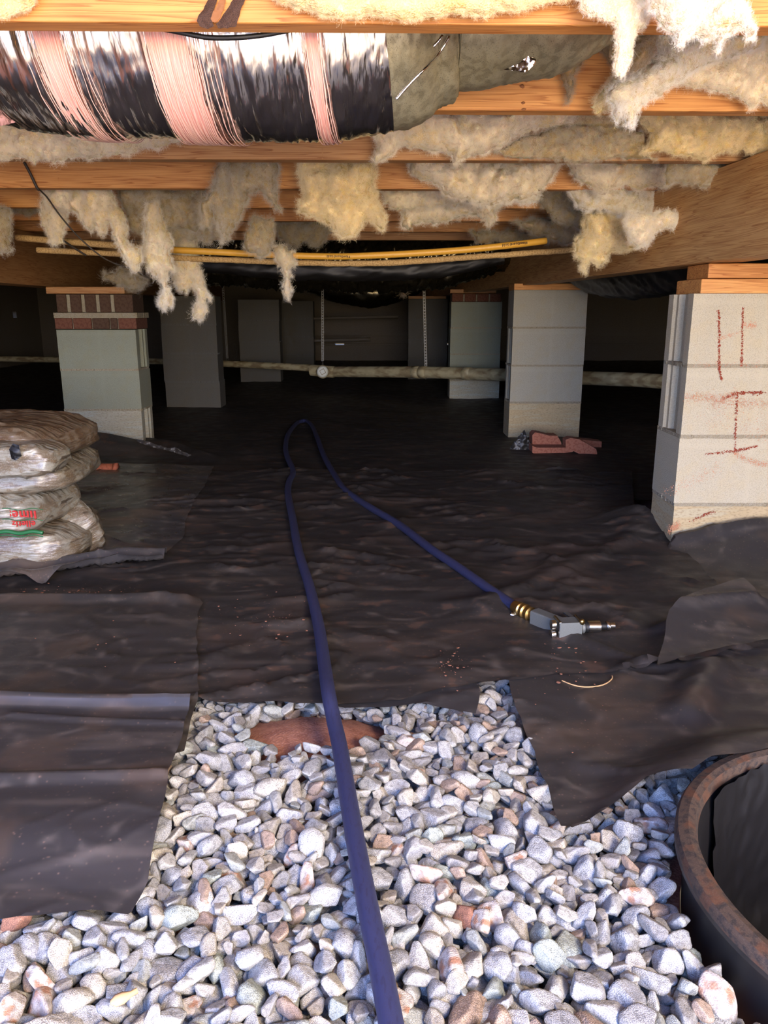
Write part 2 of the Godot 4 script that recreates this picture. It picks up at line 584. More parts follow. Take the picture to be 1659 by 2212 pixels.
	var sack := paint(Color(0.82, 0.81, 0.76), [[ramp(f_big, 0.40, 0.66), Color(0.55, 0.46, 0.37), 0.65], [ramp(f_mid, 0.48, 0.72), Color(0.66, 0.57, 0.46), 0.7], [ramp(f_fine, 0.60, 0.74), Color(0.93, 0.92, 0.88), 0.7], [ramp(f_streak, 0.70, 0.85), Color(0.28, 0.22, 0.17), 0.6]])
	mat("sack", Color(0.62, 0.60, 0.56), 0.4, sack, Vector3(2.4, 3.0, 2.4))
	M.sack.clearcoat_enabled = true
	M.sack.clearcoat = 0.3
	M.sack.clearcoat_roughness = 0.2
	relief(M.sack, grey(f_streak), 0.5)
	variant("sack", "sack_brown", Color(0.52, 0.46, 0.40), Vector3(0.4, 0.3, 0.6))
	variant("sack", "sack_pale", Color(0.66, 0.65, 0.62), Vector3(0.2, 0.55, 0.25))
	mat("print_green", Color(0.12, 0.36, 0.19), 0.5, null)
	mat("print_red", Color(0.66, 0.17, 0.14), 0.5, null)
	mat("basin", Color(0.10, 0.095, 0.09), 0.45, null)
	mat("basin_rim", Color(0.62, 0.60, 0.58), 0.8, paint(Color(0.42, 0.34, 0.27), [[ramp(f_mid, 0.40, 0.75), Color(0.22, 0.19, 0.17), 0.8], [ramp(f_big, 0.50, 0.75), Color(0.60, 0.36, 0.20), 0.6], [ramp(f_fine, 0.5, 0.75), Color(0.55, 0.47, 0.38), 0.5]]), Vector3(5, 5, 5))
	mat("paper", Color(0.88, 0.88, 0.86), 0.9, null)
	mat("straw", Color(0.72, 0.58, 0.40), 0.9, null)
	mat("wall", Color(0.58, 0.54, 0.49), 0.95, block, Vector3(1, 1, 1))
	mat("soil", Color(0.80, 0.76, 0.68), 0.95, paint(Color(0.95, 0.93, 0.9), [[ramp(f_mid, 0.4, 0.7), Color(0.8, 0.76, 0.7), 0.8]]), Vector3(1, 1, 1), true)

# ---------------------------------------------------------------- start
func _ready() -> void:
	rng.seed = 20240611
	var cam := Camera3D.new()
	cam.name = "camera"
	add_child(cam)
	cam.position = EYE
	cam.rotation = Vector3(-PITCH, 0, 0)
	cam.keep_aspect = Camera3D.KEEP_HEIGHT
	cam.fov = rad_to_deg(2.0 * atan(CY / F))
	cam.near = 0.02
	cam.far = 100.0
	cam.current = true

	var sky := ProceduralSkyMaterial.new()
	sky.sky_top_color = Color(0.42, 0.58, 0.93)
	sky.sky_horizon_color = Color(0.72, 0.81, 0.98)
	sky.ground_horizon_color = Color(0.62, 0.60, 0.55)
	sky.ground_bottom_color = Color(0.45, 0.40, 0.34)
	sky.sky_energy_multiplier = 3.4
	sky.ground_energy_multiplier = 1.0
	var env := Environment.new()
	env.background_mode = Environment.BG_SKY
	env.sky = Sky.new()
	env.sky.sky_material = sky
	env.tonemap_mode = Environment.TONE_MAPPER_LINEAR
	env.tonemap_exposure = 0.92
	env.sdfgi_enabled = true
	env.ssao_enabled = true
	env.ssil_enabled = true
	var we := WorldEnvironment.new()
	we.name = "world_environment"
	we.environment = env
	add_child(we)

	var day := AreaLight3D.new()             # daylight that comes in through the open access behind the camera
	day.name = "daylight_at_the_access"
	add_child(day)
	day.area_size = Vector2(1.6, 1.0)
	day.position = Vector3(0.6, 0.75, 2.3)
	day.rotation.y = 0.15
	day.light_color = Color(1.0, 0.90, 0.74)
	day.light_energy = 22.0
	day.shadow_enabled = true
	var bright := AreaLight3D.new()          # added warm fill, high on the right, to brighten the gravel
	bright.name = "added_gravel_fill"
	add_child(bright)
	bright.area_size = Vector2(1.2, 1.0)
	bright.position = Vector3(1.5, 1.9, 1.4)
	bright.look_at_from_position(bright.position, Vector3(0.35, 0.0, -1.0))
	bright.light_color = Color(1.0, 0.90, 0.74)
	bright.light_energy = 33.0
	bright.shadow_enabled = true
	var sun := DirectionalLight3D.new()      # high sun on the ground just outside the access
	sun.name = "sun"
	add_child(sun)
	sun.rotation = Vector3(-0.94, -0.1, 0)
	sun.light_color = Color(1.0, 0.93, 0.82)
	sun.light_energy = 1.65
	sun.light_angular_distance = 0.6
	sun.shadow_enabled = true

	materials()
	noise("lump", 21, 9.0, 3)
	noise("tuft", 22, 34.0, 3)
	noise("fine", 23, 110.0, 2)
	noise("rag", 24, 45.0, 3)
	noise("swell", 25, 1.6, 2)
	noise("fold", 26, 5.0, 2)
	noise("crumple", 27, 26.0, 3)

	shell()
	girders_and_joists()
	piers()
	sheets()
	sump_basin()
	gravel()
	ducts()
	insulation()
	pipes()
	bags()
	hose_and_gun()
	small_things()

# ---------------------------------------------------------------- the room
func shell() -> void:
	# clay floor with a hole under the basin
	var v := PackedVector3Array()
	var ix := PackedInt32Array()
	var c := 0.05
	var nx := 60
	var nz := 44
	var x0 := -1.5
	var z0 := -2.1
	for j in nz + 1:
		for i in nx + 1:
			var p := Vector2(x0 + i * c, z0 + j * c)
			var off := p - Vector2(0.65, -0.785)
			if off.length() < 0.276 and off.length() > 0.2:
				p = Vector2(0.65, -0.785) + off.normalized() * 0.276
			v.append(Vector3(p.x, clay_height(p), p.y))
	for j in nz:
		for i in nx:
			if Vector2(x0 + (i + 0.5) * c, z0 + (j + 0.5) * c).distance_to(Vector2(0.65, -0.785)) < 0.25:
				continue
			var a := j * (nx + 1) + i
			ix.append_array([a, a + 1, a + nx + 2, a, a + nx + 2, a + nx + 1])
	var fl := setting("floor", mk(v, ix), M.clay)
	put("clay_ground", cbox(Vector3(10, 0.1, 9.6), 0.01), M.clay, fl, Vector3(0, -0.10, -6.85))
	put("clay_ground", cbox(Vector3(3.5, 0.1, 2.25), 0.01), M.clay, fl, Vector3(-3.24, -0.10, -1.0))
	put("clay_ground", cbox(Vector3(3.5, 0.1, 2.25), 0.01), M.clay, fl, Vector3(3.24, -0.10, -1.0))
	put("yard_soil", cbox(Vector3(16, 0.1, 12), 0.01), M.soil, fl, Vector3(0, -0.065, 5.45))
	setting("ceiling", cbox(Vector3(10.4, 0.03, 12.0), 0.002), M.subfloor, Vector3(0, 1.385, -5.55))
	var wl := setting("wall_left", cbox(Vector3(0.2, 1.5, 11.4), 0.002), M.wall, Vector3(-4.9, 0.62, -4.8))
	put("wall_section", cbox(Vector3(0.2, 1.5, 0.9), 0.002), M.wall, wl, Vector3(0, 0, -6.25))
	put("wall_section", cbox(Vector3(0.2, 0.72, 0.1), 0.002), M.wall, wl, Vector3(0, -0.39, -5.75))
	put("wall_section", cbox(Vector3(0.2, 0.70, 0.1), 0.002), M.wall, wl, Vector3(0, 0.40, -5.75))
	setting("wall_right", cbox(Vector3(0.2, 1.5, 12.4), 0.002), M.wall, Vector3(4.9, 0.62, -5.3))
	var wb := setting("wall_back", cbox(Vector3(10, 0.31, 0.2), 0.002), M.wall, Vector3(0, 0.055, -11.4))
	put("wall_course", cbox(Vector3(10, 1.15, 0.2), 0.002), M.wall, wb, Vector3(0, 0.856, 0))
	put("wall_course", cbox(Vector3(4.31, 0.026, 0.2), 0.002), M.wall, wb, Vector3(-2.845, 0.168, 0))
	put("wall_course", cbox(Vector3(1.42, 0.026, 0.2), 0.002), M.wall, wb, Vector3(0.15, 0.168, 0))
	put("wall_course", cbox(Vector3(4.08, 0.026, 0.2), 0.002), M.wall, wb, Vector3(2.96, 0.168, 0))
	put("wall_course", cbox(Vector3(10, 0.10, 0.2), 0.002), M.wall, wb, Vector3(0, 0.231, 0))
	# front wall with the access opening in which the photographer kneels
	var wf := setting("wall_front", cbox(Vector3(3.2, 1.5, 0.2), 0.002), M.wall, Vector3(-3.3, 0.62, 0.35))
	put("wall_section", cbox(Vector3(3.5, 1.5, 0.2), 0.002), M.wall, wf, Vector3(6.45, 0, 0))
	put("wall_section", cbox(Vector3(10, 2.4, 0.2), 0.002), M.wall, wf, Vector3(3.3, 1.95, 0))

func clay_height(p: Vector2) -> float:
	var h := -0.062
	var q := gp(675, 1600, -0.03)
	var d := Vector2((p.x - q.x) / 0.20, (p.y - q.z) / 0.13).length()
	h += 0.045 * (1.0 - smoothstep(0.35, 1.1, d))
	return h + N.fold.get_noise_2d(p.x, p.y) * 0.006

func girders_and_joists() -> void:
	# two girders that run away from the camera, slightly to the left
	var yaw := atan(0.065)
	var len := 11.85
	for s in [[0.906 + 2.65 * 0.065, 0.825, 0.115, "pine_grey", "right-hand built-up timber girder with rough weathered grain resting on the pier beside the camera"], [-1.63 + 3.48 * 0.065 - 0.115, 0.81, 0.115, "pine_dusty", "dark dusty timber girder over the pier with the brick top, left of the hose"]]:
		var g := thing("girder", s[4], "girder", Vector3(s[0] + 0.0575, s[1] + (1.063 - s[1]) * 0.5, 0.7))
		g.rotation.y = yaw
		for k in 3:
			var b := put("girder_plank", cbox(Vector3(len, 1.063 - s[1] - 0.002 * k, 0.038), 0.0025), M[s[3]], g, Vector3(-0.0385 + k * 0.0385, 0, -len * 0.5), Vector3(0, PI / 2, 0))
			b.position.z -= 0.02 * k
	var back := [1.207, 1.67, 2.19, 2.685, 3.17, 3.62, 4.09, 4.57, 5.05, 5.54, 6.03, 6.52, 7.0, 7.5, 8.0]
	var say := [
		"nearest floor joist along the top edge, clean orange pine with a dark bark-filled knot",
		"second floor joist from the front, orange pine with a swirling knot beside the foil duct",
		"third floor joist from the front, greyed with dust and lumps of grey wool",
		"fourth floor joist from the front, clean orange face between two wool tufts",
		"fifth floor joist from the front, seen as a thin strip behind the cream tuft",
		"sixth floor joist from the front, narrow strip behind the hanging wool",
		"seventh floor joist from the front, just above the yellow pipes",
		"eighth floor joist from the front, last before the far foil duct",
		"ninth floor joist from the front, in the shade behind the far foil duct"]
	var mats := ["pine_b", "pine", "pine_dusty", "pine_c", "pine", "pine_b", "pine_c", "pine_dusty", "pine_grey"]
	var bar := cbox(Vector3(8.6, 0.30, 0.038), 0.003)
	for k in back.size():
		var label: String = say[k] if k < say.size() else "floor joist lost in the dark at the far end of the crawl space"
		var j := solo("floor_joist", bar, M[mats[mini(k, 8)]], label, "joist", Vector3(0, 1.065 + 0.15, -(back[k] - 0.019)), "floor joists across the crawl space")
		j.rotation.y = 0.019
		if k == 0:
			# bark pocket in the near face
			for q in [[425, 45, 432, 28, 445, 10, 452, -8, 472, -8, 463, 22, 455, 40, 463, 57, 448, 61, 432, 57], [470, 59, 466, 50, 478, 38, 490, 22, 505, -8, 534, -8, 520, 22, 512, 45, 510, 57, 490, 61], [452, 44, 462, 25, 475, 2, 488, -2, 484, 20, 475, 37, 464, 49]]:
				var o := put("bark_knot", plate(q, 1.160, 0.008, 0.005), M.bark if q[0] != 452 else M.bark_light, j)
				o.global_transform = Transform3D.IDENTITY
		if k == 1:
			for q in [[1138, 172, 0.2, 14, 7], [1128, 186, -0.3, 9, 6], [1130, 222, 0.1, 7, 4], [1132, 236, 0, 8, 4]]:
				var w := dp(q[0], q[1], 1.635)
				var o := put("resin_spot", chip(q[3] * 0.0006, q[4] * 0.0006, 0.0015, int(q[0])), M.bark_light, j)
				o.global_transform = Transform3D(Basis(Vector3.BACK, q[2]), w)

func chip(w: float, h: float, d: float, sd: int) -> ArrayMesh:   # a flat irregular chip with a domed face
	var v := PackedVector3Array([Vector3(0, 0, d)])
	var ix := PackedInt32Array()
	var r := RandomNumberGenerator.new()
	r.seed = sd
	var n := 11
	for ring in 2:
		for i in n:
			var a := TAU * i / n
			var k := (0.55 if ring == 0 else 1.0) * r.randf_range(0.8, 1.15)
			v.append(Vector3(cos(a) * w * k, sin(a) * h * k, d * (0.8 if ring == 0 else -0.6)))
	for i in n:
		var j := (i + 1) % n
		ix.append_array([0, 1 + j, 1 + i])
		ix.append_array([1 + i, 1 + j, 1 + n + i, 1 + j, 1 + n + j, 1 + n + i])
	return mk(v, ix)

# ---------------------------------------------------------------- piers
func block_plan(w: float, d: float, left: bool, right: bool) -> PackedVector2Array:   # plan of a hollow block's outside, with a channel in its ends
	var p := PackedVector2Array()
	var e := 0.022
	p.append(Vector2(0, 0))
	p.append(Vector2(w, 0))
	if right:
		for q in [[0, 0.20], [-e * 0.35, 0.24], [-e * 0.35, 0.32], [-e, 0.38], [-e, 0.62], [-e * 0.35, 0.68], [-e * 0.35, 0.76], [0, 0.80]]:
			p.append(Vector2(w + q[0], -d * q[1]))
	p.append(Vector2(w, -d))
	p.append(Vector2(0, -d))
	if left:
		for q in [[0, 0.80], [e * 0.35, 0.76], [e * 0.35, 0.68], [e, 0.62], [e, 0.38], [e * 0.35, 0.32], [e * 0.35, 0.24], [0, 0.20]]:
			p.append(Vector2(q[0], -d * q[1]))
	return p

func pier(label: String, x: float, z: float, top: float, courses: int, mats: Array, grooves: Array) -> Node3D:   # x: left edge, z: distance of the front face
	var t := thing("block_pier", label, "pier", Vector3(x, 0, -z), "")
	var pitch := 0.203
	for k in courses:
		var y1 := top - k * pitch
		var y0 := maxf(y1 - 0.193, -0.08)
		var g: bool = grooves[k]
		var jx := rng.randf_range(-0.003, 0.003)
		put("block", prism(block_plan(0.397, 0.194, g, g), y1 - y0), M[mats[k]], t, Vector3(jx, y0, rng.randf_range(-0.002, 0.002)))
		if k < courses - 1:
			put("mortar_joint", rough_slab(0.399, 0.196, 0.011, 40 + k), M.mortar_shaded if mats[0] == "block_shaded" else M.mortar, t, Vector3(-0.001, y0 - 0.0105, 0.001))
	return t

func rough_slab(w: float, d: float, h: float, sd: int) -> ArrayMesh:   # a mortar bed whose edge bulges unevenly
	var p := PackedVector2Array()
	var n := 40
	for i in n:
		p.append(Vector2(w * i / n, 0))
	for i in 20:
		p.append(Vector2(w, -d * i / 20.0))
	for i in n:
		p.append(Vector2(w - w * i / n, -d))
	for i in 20:
		p.append(Vector2(0, -d + d * i / 20.0))
	var c := Vector2(w / 2, -d / 2)
	for i in p.size():
		var k: float = N.rag.get_noise_2d(p[i].x * 1.5 + sd, p[i].y * 1.5) * 0.003 + (0.002 if N.rag.get_noise_1d(i * 3.0 + sd * 7) > 0.35 else -0.0005)
		var out := Vector2.ZERO
		if absf(p[i].x) < 0.001: out.x = -1
		if absf(p[i].x - w) < 0.001: out.x = 1
		if absf(p[i].y) < 0.001: out.y = 1
		if absf(p[i].y + d) < 0.001: out.y = -1
		p[i] += out * k
	return prism(p, h)

func cap_board(t: Node3D, x0: float, x1: float, y: float, h: float, m := "board", d := 0.19) -> void:
	put("cap_board", cbox(Vector3(x1 - x0, h, d), 0.003), M[m], t, Vector3((x0 + x1) * 0.5, y + h * 0.5, -0.097))

func piers() -> void:
	var p := pier("near concrete block pier with red clay scrawls beside the plastic sheet", 0.862, 2.27, 0.742, 4, ["block_warm", "block_warm", "block_warm", "block_tan"], [true, true, false, false])
	cap_board(p, 0.018, 0.50, 0.742, 0.040, "board")
	cap_board(p, 0.040, 0.50, 0.783, 0.041, "pine_b", 0.16)
	for m in [[[1553, 670, 1554, 799, 1560, 822], 2.2, 420, 0], [[1605, 663, 1602, 790], 2.0, 260, 0], [[1606, 702, 1632, 704], 3.5, 90, 1], [[1553, 733, 1602, 716], 2.5, 60, 1],
			[[1480, 858, 1563, 861, 1593, 849], 6.0, 300, 1], [[1563, 861, 1593, 849, 1656, 848], 3.0, 260, 0], [[1533, 868, 1656, 873], 7.0, 300, 1], [[1593, 846, 1587, 975], 2.2, 260, 0], [[1584, 975, 1635, 964], 3.0, 160, 0], [[1525, 981, 1584, 975], 3.0, 90, 0],
			[[1584, 978, 1617, 995, 1656, 1004], 3.5, 240, 1], [[1435, 1064, 1492, 1043, 1557, 1007], 8.0, 130, 1], [[1444, 1145, 1468, 1133], 4.5, 200, 1], [[1489, 1127, 1545, 1103], 2.5, 130, 0], [[1500, 790, 1640, 788], 4.0, 100, 1], [[1520, 905, 1650, 910], 16.0, 90, 1], [[1590, 930, 1656, 940], 12.0, 70, 1]]:
		put("clay_mark", smear(m[0], m[1], m[2] * (1 if m[3] == 0 else 2), 2.27, 1.0 if m[3] == 0 else 0.62), M.clay_mark if m[3] == 0 else M.clay_smear, p).global_position = Vector3.ZERO
	p = pier("second concrete block pier in the right row, with broken bricks at its foot", 0.70, 4.4, 0.80, 4, ["block", "block", "block", "block_tan"], [false, true, true, false])
	cap_board(p, 0, 0.40, 0.80, 0.034)
	p = pier("third right pier, topped with a brick row, the waste pipe passing in front", 0.525, 6.36, 0.755, 4, ["block_grey", "block_grey", "block_grey", "block_base"], [false, false, false, false])
	for k in 4:
		put("brick", cbox(Vector3(0.088, 0.062, 0.17), 0.004), M.brick_dull, p, Vector3(0.05 + k * 0.099, 0.788, -0.09))
	put("mortar_joint", cbox(Vector3(0.385, 0.056, 0.15), 0.003), M.mortar, p, Vector3(0.198, 0.786, -0.09))
	cap_board(p, -0.01, 0.35, 0.82, 0.030, "pine_dusty")
	p = pier("fourth pier in the right row, dim and half hidden by the third", 0.245, 8.2, 0.80, 4, ["block_shaded", "block_shaded", "block_shaded", "block_shaded"], [false, false, false, false])
	cap_board(p, 0, 0.38, 0.80, 0.03, "pine_dusty")
	# left row
	p = pier("pale left block pier with two courses of brick on top, behind the sacks", -1.645, 4.05, 0.600, 3, ["block_grey", "block_grey", "block_base"], [true, false, true])
	var x := -0.004
	for w in [0.088, 0.092, 0.086, 0.036, 0.092]:
		put("brick", cbox(Vector3(w, 0.055, 0.19), 0.004), M.brick_dull if w > 0.087 else M.brick_grey, p, Vector3(x + w * 0.5, 0.630, -0.095))
		x += w + 0.004
	put("mortar_joint", rough_slab(0.418, 0.20, 0.026, 91), M.mortar, p, Vector3(-0.004, 0.657, 0.004))
	put("mortar_joint", cbox(Vector3(0.40, 0.056, 0.17), 0.003), M.mortar, p, Vector3(0.198, 0.630, -0.095))
	x = 0.012
	for w in [0.052, 0.056, 0.056, 0.056, 0.094]:
		put("brick", cbox(Vector3(w, 0.090, 0.18), 0.004), M.brick_grey, p, Vector3(x + w * 0.5, 0.728, -0.095))
		x += w + 0.017
	put("mortar_joint", cbox(Vector3(0.37, 0.086, 0.168), 0.003), M.mortar, p, Vector3(0.198, 0.728, -0.095))
	cap_board(p, -0.03, 0.36, 0.774, 0.034, "pine_dusty", 0.2)
	p = pier("second pier in the left row, shade-darkened block column left of the thin pipe strap", -1.60, 5.8, 0.79, 4, ["block_shaded", "block_shaded", "block_shaded", "block_shaded"], [false, false, false, false])
	p = pier("third pier in the left row, barely lit behind the waste pipe", -1.42, 7.9, 0.79, 4, ["block_shaded", "block_shaded", "block_shaded", "block_shaded"], [false, false, false, false])
	p = pier("faint far pier between the two left pipe straps", -1.22, 9.4, 0.79, 4, ["block_shaded", "block_shaded", "block_shaded", "block_shaded"], [false, false, false, false])

func smear(px: Array, wide: float, count: int, z: float, grain: float) -> ArrayMesh:    # crumbs of clay rubbed on the block face
	var v := PackedVector3Array()
	var n := PackedVector3Array()
	var ix := PackedInt32Array()
	var pts := []
	for i in range(0, px.size(), 2):
		pts.append(Vector2(px[i], px[i + 1]))
	var total := 0.0
	for i in pts.size() - 1:
		total += pts[i].distance_to(pts[i + 1])
	for k in count:
		var s := rng.randf() * total
		var q: Vector2 = pts[0]
		for i in pts.size() - 1:
			var l: float = pts[i].distance_to(pts[i + 1])
			if s <= l:
				q = pts[i].lerp(pts[i + 1], s / l)
				break
			s -= l
		if N.rag.get_noise_2d(q.x * 0.004, q.y * 0.004 + wide) < -0.22:
			continue
		q += Vector2(rng.randfn(0, wide * 0.6), rng.randfn(0, wide * (0.6 if grain > 0.9 else 1.0)))
		var c := dp(q.x, q.y, z - rng.randf_range(0.0021, 0.0026))
		var r := rng.randf_range(0.0008, 0.0019) * grain
		var b := v.size()
		var a0 := rng.randf() * TAU
		for e in 4:
			var a := a0 - e * TAU / 4
			v.append(c + Vector3(cos(a) * r * rng.randf_range(0.6, 1.6), sin(a) * r, 0))
			n.append(Vector3.BACK)
		ix.append_array([b, b + 1, b + 2, b, b + 2, b + 3])
	return mk(v, ix, PackedColorArray(), n)

# ---------------------------------------------------------------- vapour barrier
func outline(px: Array, h := 0.01) -> PackedVector2Array:     # image points on the ground -> plan
	var o := PackedVector2Array()
	for i in range(0, px.size(), 2):
		var p := gp(px[i], px[i + 1], h)
		o.append(Vector2(p.x, p.z))
	return o

func wrinkle(p: Vector2, amp: float) -> float:
	var a: float = N.swell.get_noise_2d(p.x, p.y) * 0.008
	var r := 1.0 - absf(N.fold.get_noise_2d(p.x * 0.40 + 3.0, p.y * 0.85 + p.x * 0.1))
	var r2 := 1.0 - absf(N.fold.get_noise_2d(p.x * 0.7 + p.y * 0.6 - 5.0, p.y * 0.9 - p.x * 0.5 + 9.0))
	var where := smoothstep(-0.15, 0.45, N.swell.get_noise_2d(p.x * 1.6 + 20.0, p.y * 1.6))
	return a + amp * (0.25 + where) * (pow(r, 10) * 0.8 + pow(r2, 14) * 0.6) + N.crumple.get_noise_2d(p.x * 0.5, p.y * 0.7) * amp * 0.03

func sheet(called: String, label: String, plan: PackedVector2Array, cell: float, height: Callable, m: Material) -> MeshInstance3D:
	var rag := PackedVector2Array()          # edges cut by hand
	for i in plan.size():
		var a := plan[i]
		var b := plan[(i + 1) % plan.size()]
		var k := clampi(int(a.distance_to(b) / 0.03), 1, 60)
		for j in k:
			var q := a.lerp(b, float(j) / k)
			rag.append(q + Vector2(N.fold.get_noise_2d(q.x * 2, q.y * 2), N.fold.get_noise_2d(q.x * 2 + 40, q.y * 2)) * 0.006)
	var c := cells(rag, cell)
	var v := PackedVector3Array()
	for p in c.p:
		v.append(Vector3(p.x, height.call(p), p.y))
	return solo(called, mk(v, c.i), m, label, "plastic sheet")

func bell(p: Vector2, c: Vector3, rx: float, rz: float) -> float:
	return exp(-(pow((p.x - c.x) / rx, 2) + pow((p.y - c.z) / rz, 2)))

func line_ridge(p: Vector2, a: Vector3, b: Vector3, w: float) -> float:
	var q := Geometry2D.get_closest_point_to_segment(p, Vector2(a.x, a.z), Vector2(b.x, b.z))
	return exp(-p.distance_squared_to(q) / (w * w))

func sheets() -> void:
	# far field of film, all the way to the back
	var far := func(p: Vector2) -> float:
		return 0.002 + wrinkle(p, 0.004) + 0.10 * bell(p, Vector3(-1.47, 0, -3.95), 0.30, 0.12) + 0.03 * line_ridge(p, gp(310, 955), gp(440, 990), 0.05)
	sheet("plastic_sheet", "black plastic sheet covering the dark far floor around the back piers", PackedVector2Array([Vector2(-4.7, -2.9), Vector2(4.7, -2.9), Vector2(4.7, -11.2), Vector2(-4.7, -11.2)]), 0.06, far, M.film_brown)
	# right hand sheet below the big one, at the foot of the near pier
	var f_h := func(p: Vector2) -> float:
		return -0.004 + wrinkle(p, 0.012) + 0.075 * bell(p, Vector3(1.15, 0, -2.22), 0.28, 0.09) + 0.04 * line_ridge(p, gp(1460, 1192), gp(1680, 1192), 0.02)
	sheet("plastic_sheet", "dark plastic sheet tucked against the foot of the near clay-scrawled pier", outline([1440, 1187, 1500, 1165, 1760, 1140, 1800, 1420, 1500, 1450, 1420, 1330]), 0.014, f_h, M.film)
	# lower right sheet on the gravel, rising to the basin
	var c_h := func(p: Vector2) -> float:
		var d := p.distance_to(Vector2(0.65, -0.785))
		return 0.017 + wrinkle(p, 0.007) + 0.056 * (1.0 - smoothstep(0.29, 0.42, d)) + 0.02 * line_ridge(p, gp(1480, 1560), gp(1540, 1460), 0.035)
	var c_plan := outline([1098, 1470, 1115, 1540, 1150, 1625, 1180, 1700, 1212, 1795, 1232, 1801, 1268, 1793, 1330, 1765, 1396, 1733])
	for k in 13:
		var a := deg_to_rad(lerpf(221.0, 350.0, k / 12.0))
		c_plan.append(Vector2(0.65, -0.785) + Vector2(cos(a), sin(a)) * (0.290 - 0.026 * smoothstep(231.0, 240.0, rad_to_deg(a))))
	c_plan.append_array(outline([1800, 1560, 1800, 1330, 1500, 1400, 1100, 1420]))
	sheet("plastic_sheet", "brown-dusted plastic sheet with crumbs of red clay, between the gravel and the sump basin", c_plan, 0.010, c_h, M.film)
	# strip that peeks out under the big sheet
	var u_h := func(p: Vector2) -> float:
		return 0.013 + wrinkle(p, 0.005)
	sheet("plastic_sheet", "narrow strip of plastic sheet peeking out under the big sheet above the gravel", outline([690, 1500, 715, 1527, 745, 1533, 840, 1535, 900, 1527, 960, 1534, 1029, 1546, 1036, 1484, 1040, 1455, 700, 1470]), 0.012, u_h, M.film_clean)
	# big middle sheet
	var b_h := func(p: Vector2) -> float:
		return 0.019 + wrinkle(p, 0.012) + 0.045 * bell(p, gp(1400, 1140), 0.13, 0.13) + 0.012 * line_ridge(p, gp(1040, 1330), gp(1380, 1165), 0.03) + 0.012 * line_ridge(p, gp(1200, 1380), gp(1390, 1455), 0.02) + 0.012 * line_ridge(p, gp(1420, 1460), gp(1445, 1375), 0.03) + 0.014 * line_ridge(p, gp(1445, 1375), gp(1615, 1312), 0.03)
	sheet("plastic_sheet", "big black plastic sheet under the blue hose, covering the middle of the floor", outline([-420, 1310, 200, 1420, 385, 1522, 430, 1519, 560, 1522, 640, 1529, 705, 1530, 735, 1532, 800, 1530, 860, 1527, 950, 1505, 1035, 1489, 1100, 1486, 1200, 1470, 1330, 1464, 1400, 1455, 1500, 1432, 1700, 1395, 1760, 1360, 1659, 1345, 1612, 1322, 1606, 1305, 1560, 1272, 1520, 1235, 1470, 1184, 1420, 1150, 1372, 1124, 1366, 1020, -900, 1020]), 0.013, b_h, M.film_brown)
	# flap of film folded back at the right
	var fa := gp(1420, 1464)
	var fb := gp(1740, 1388)
	var g_h := func(p: Vector2) -> float:
		var q := Geometry2D.get_closest_point_to_segment(p, Vector2(fa.x, fa.z), Vector2(fb.x, fb.z))
		return 0.036 + 0.055 * smoothstep(0.0, 0.20, p.distance_to(q)) + wrinkle(p, 0.005) * 0.6 + 0.012 * line_ridge(p, gp(1440, 1375), gp(1620, 1350), 0.012)
	sheet("plastic_sheet", "lighter folded-back flap of plastic sheet at the right edge, beyond the pale root", outline([1418, 1462, 1428, 1420, 1441, 1375, 1478, 1352, 1530, 1332, 1600, 1316, 1640, 1340, 1700, 1352, 1760, 1356, 1760, 1384, 1659, 1402, 1560, 1424, 1500, 1438]), 0.009, g_h, M.film)
	# sheet on the left with the curled front edge, under the sacks
	var da := gp(-200, 1290)
	var db := gp(356, 1228)
	var d_h := func(p: Vector2) -> float:
		var q := Geometry2D.get_closest_point_to_segment(p, Vector2(da.x, da.z), Vector2(db.x, db.z))
		var k := clampf(p.distance_to(q) / 0.075, 0, 1)
		return 0.024 + wrinkle(p, 0.009) + 0.042 * sin(PI * k) * (0.75 + 0.5 * N.fold.get_noise_1d(p.x))
	sheet("plastic_sheet", "plastic sheet with a curled shiny front edge beneath the stacked sacks", outline([-300, 1300, -100, 1278, 60, 1268, 92, 1270, 140, 1255, 250, 1240, 352, 1228, 362, 1200, 396, 1170, 402, 1130, 445, 1050, 462, 1012, 300, 1010, -300, 1010]), 0.009, d_h, M.film_grey)
	# two left sheets in front
	var a_h := func(p: Vector2) -> float:
		return 0.026 + wrinkle(p, 0.007) + 0.014 * line_ridge(p, gp(-100, 1318), gp(400, 1318), 0.02)
	sheet("plastic_sheet", "left plastic sheet with a squared corner, behind the shiny folded one", outline([-900, 1306, 200, 1309, 428, 1304, 436, 1316, 428, 1340, 424, 1400, 428, 1440, 430, 1505, 420, 1545, 405, 1600, 395, 1640, 340, 1660, -900, 1660]), 0.010, a_h, M.film)
	var ea := gp(-900, 1496, 0.058)
	var eb := gp(420, 1499, 0.058)
	var e_h := func(p: Vector2) -> float:
		var q := Geometry2D.get_closest_point_to_segment(p, Vector2(ea.x, ea.z), Vector2(eb.x, eb.z))
		var k := clampf(p.distance_to(q) / 0.016, 0, 1)
		return 0.040 + wrinkle(p, 0.004) * 0.7 + 0.021 * (1.0 - smoothstep(0.0, 1.0, k)) + 0.006 * line_ridge(p, gp(30, 1592), gp(395, 1605), 0.006) + 0.010 * line_ridge(p, gp(-200, 1737), gp(356, 1728), 0.012) - 0.02 * smoothstep(-0.9, -0.8, p.y)
	sheet("plastic_sheet", "clean black plastic sheet at the lower left with a shiny folded top edge", outline([-900, 1495, 150, 1492, 300, 1494, 411, 1498], 0.058) + outline([400, 1560, 395, 1600, 380, 1640, 368, 1680, 355, 1735, 338, 1810, 312, 1890, 290, 1945, 283, 1951, 200, 1948, 150, 1953, 80, 1964, 0, 1970, -80, 1985, -300, 1995, -900, 2000], 0.03), 0.006, e_h, M.film_clean)

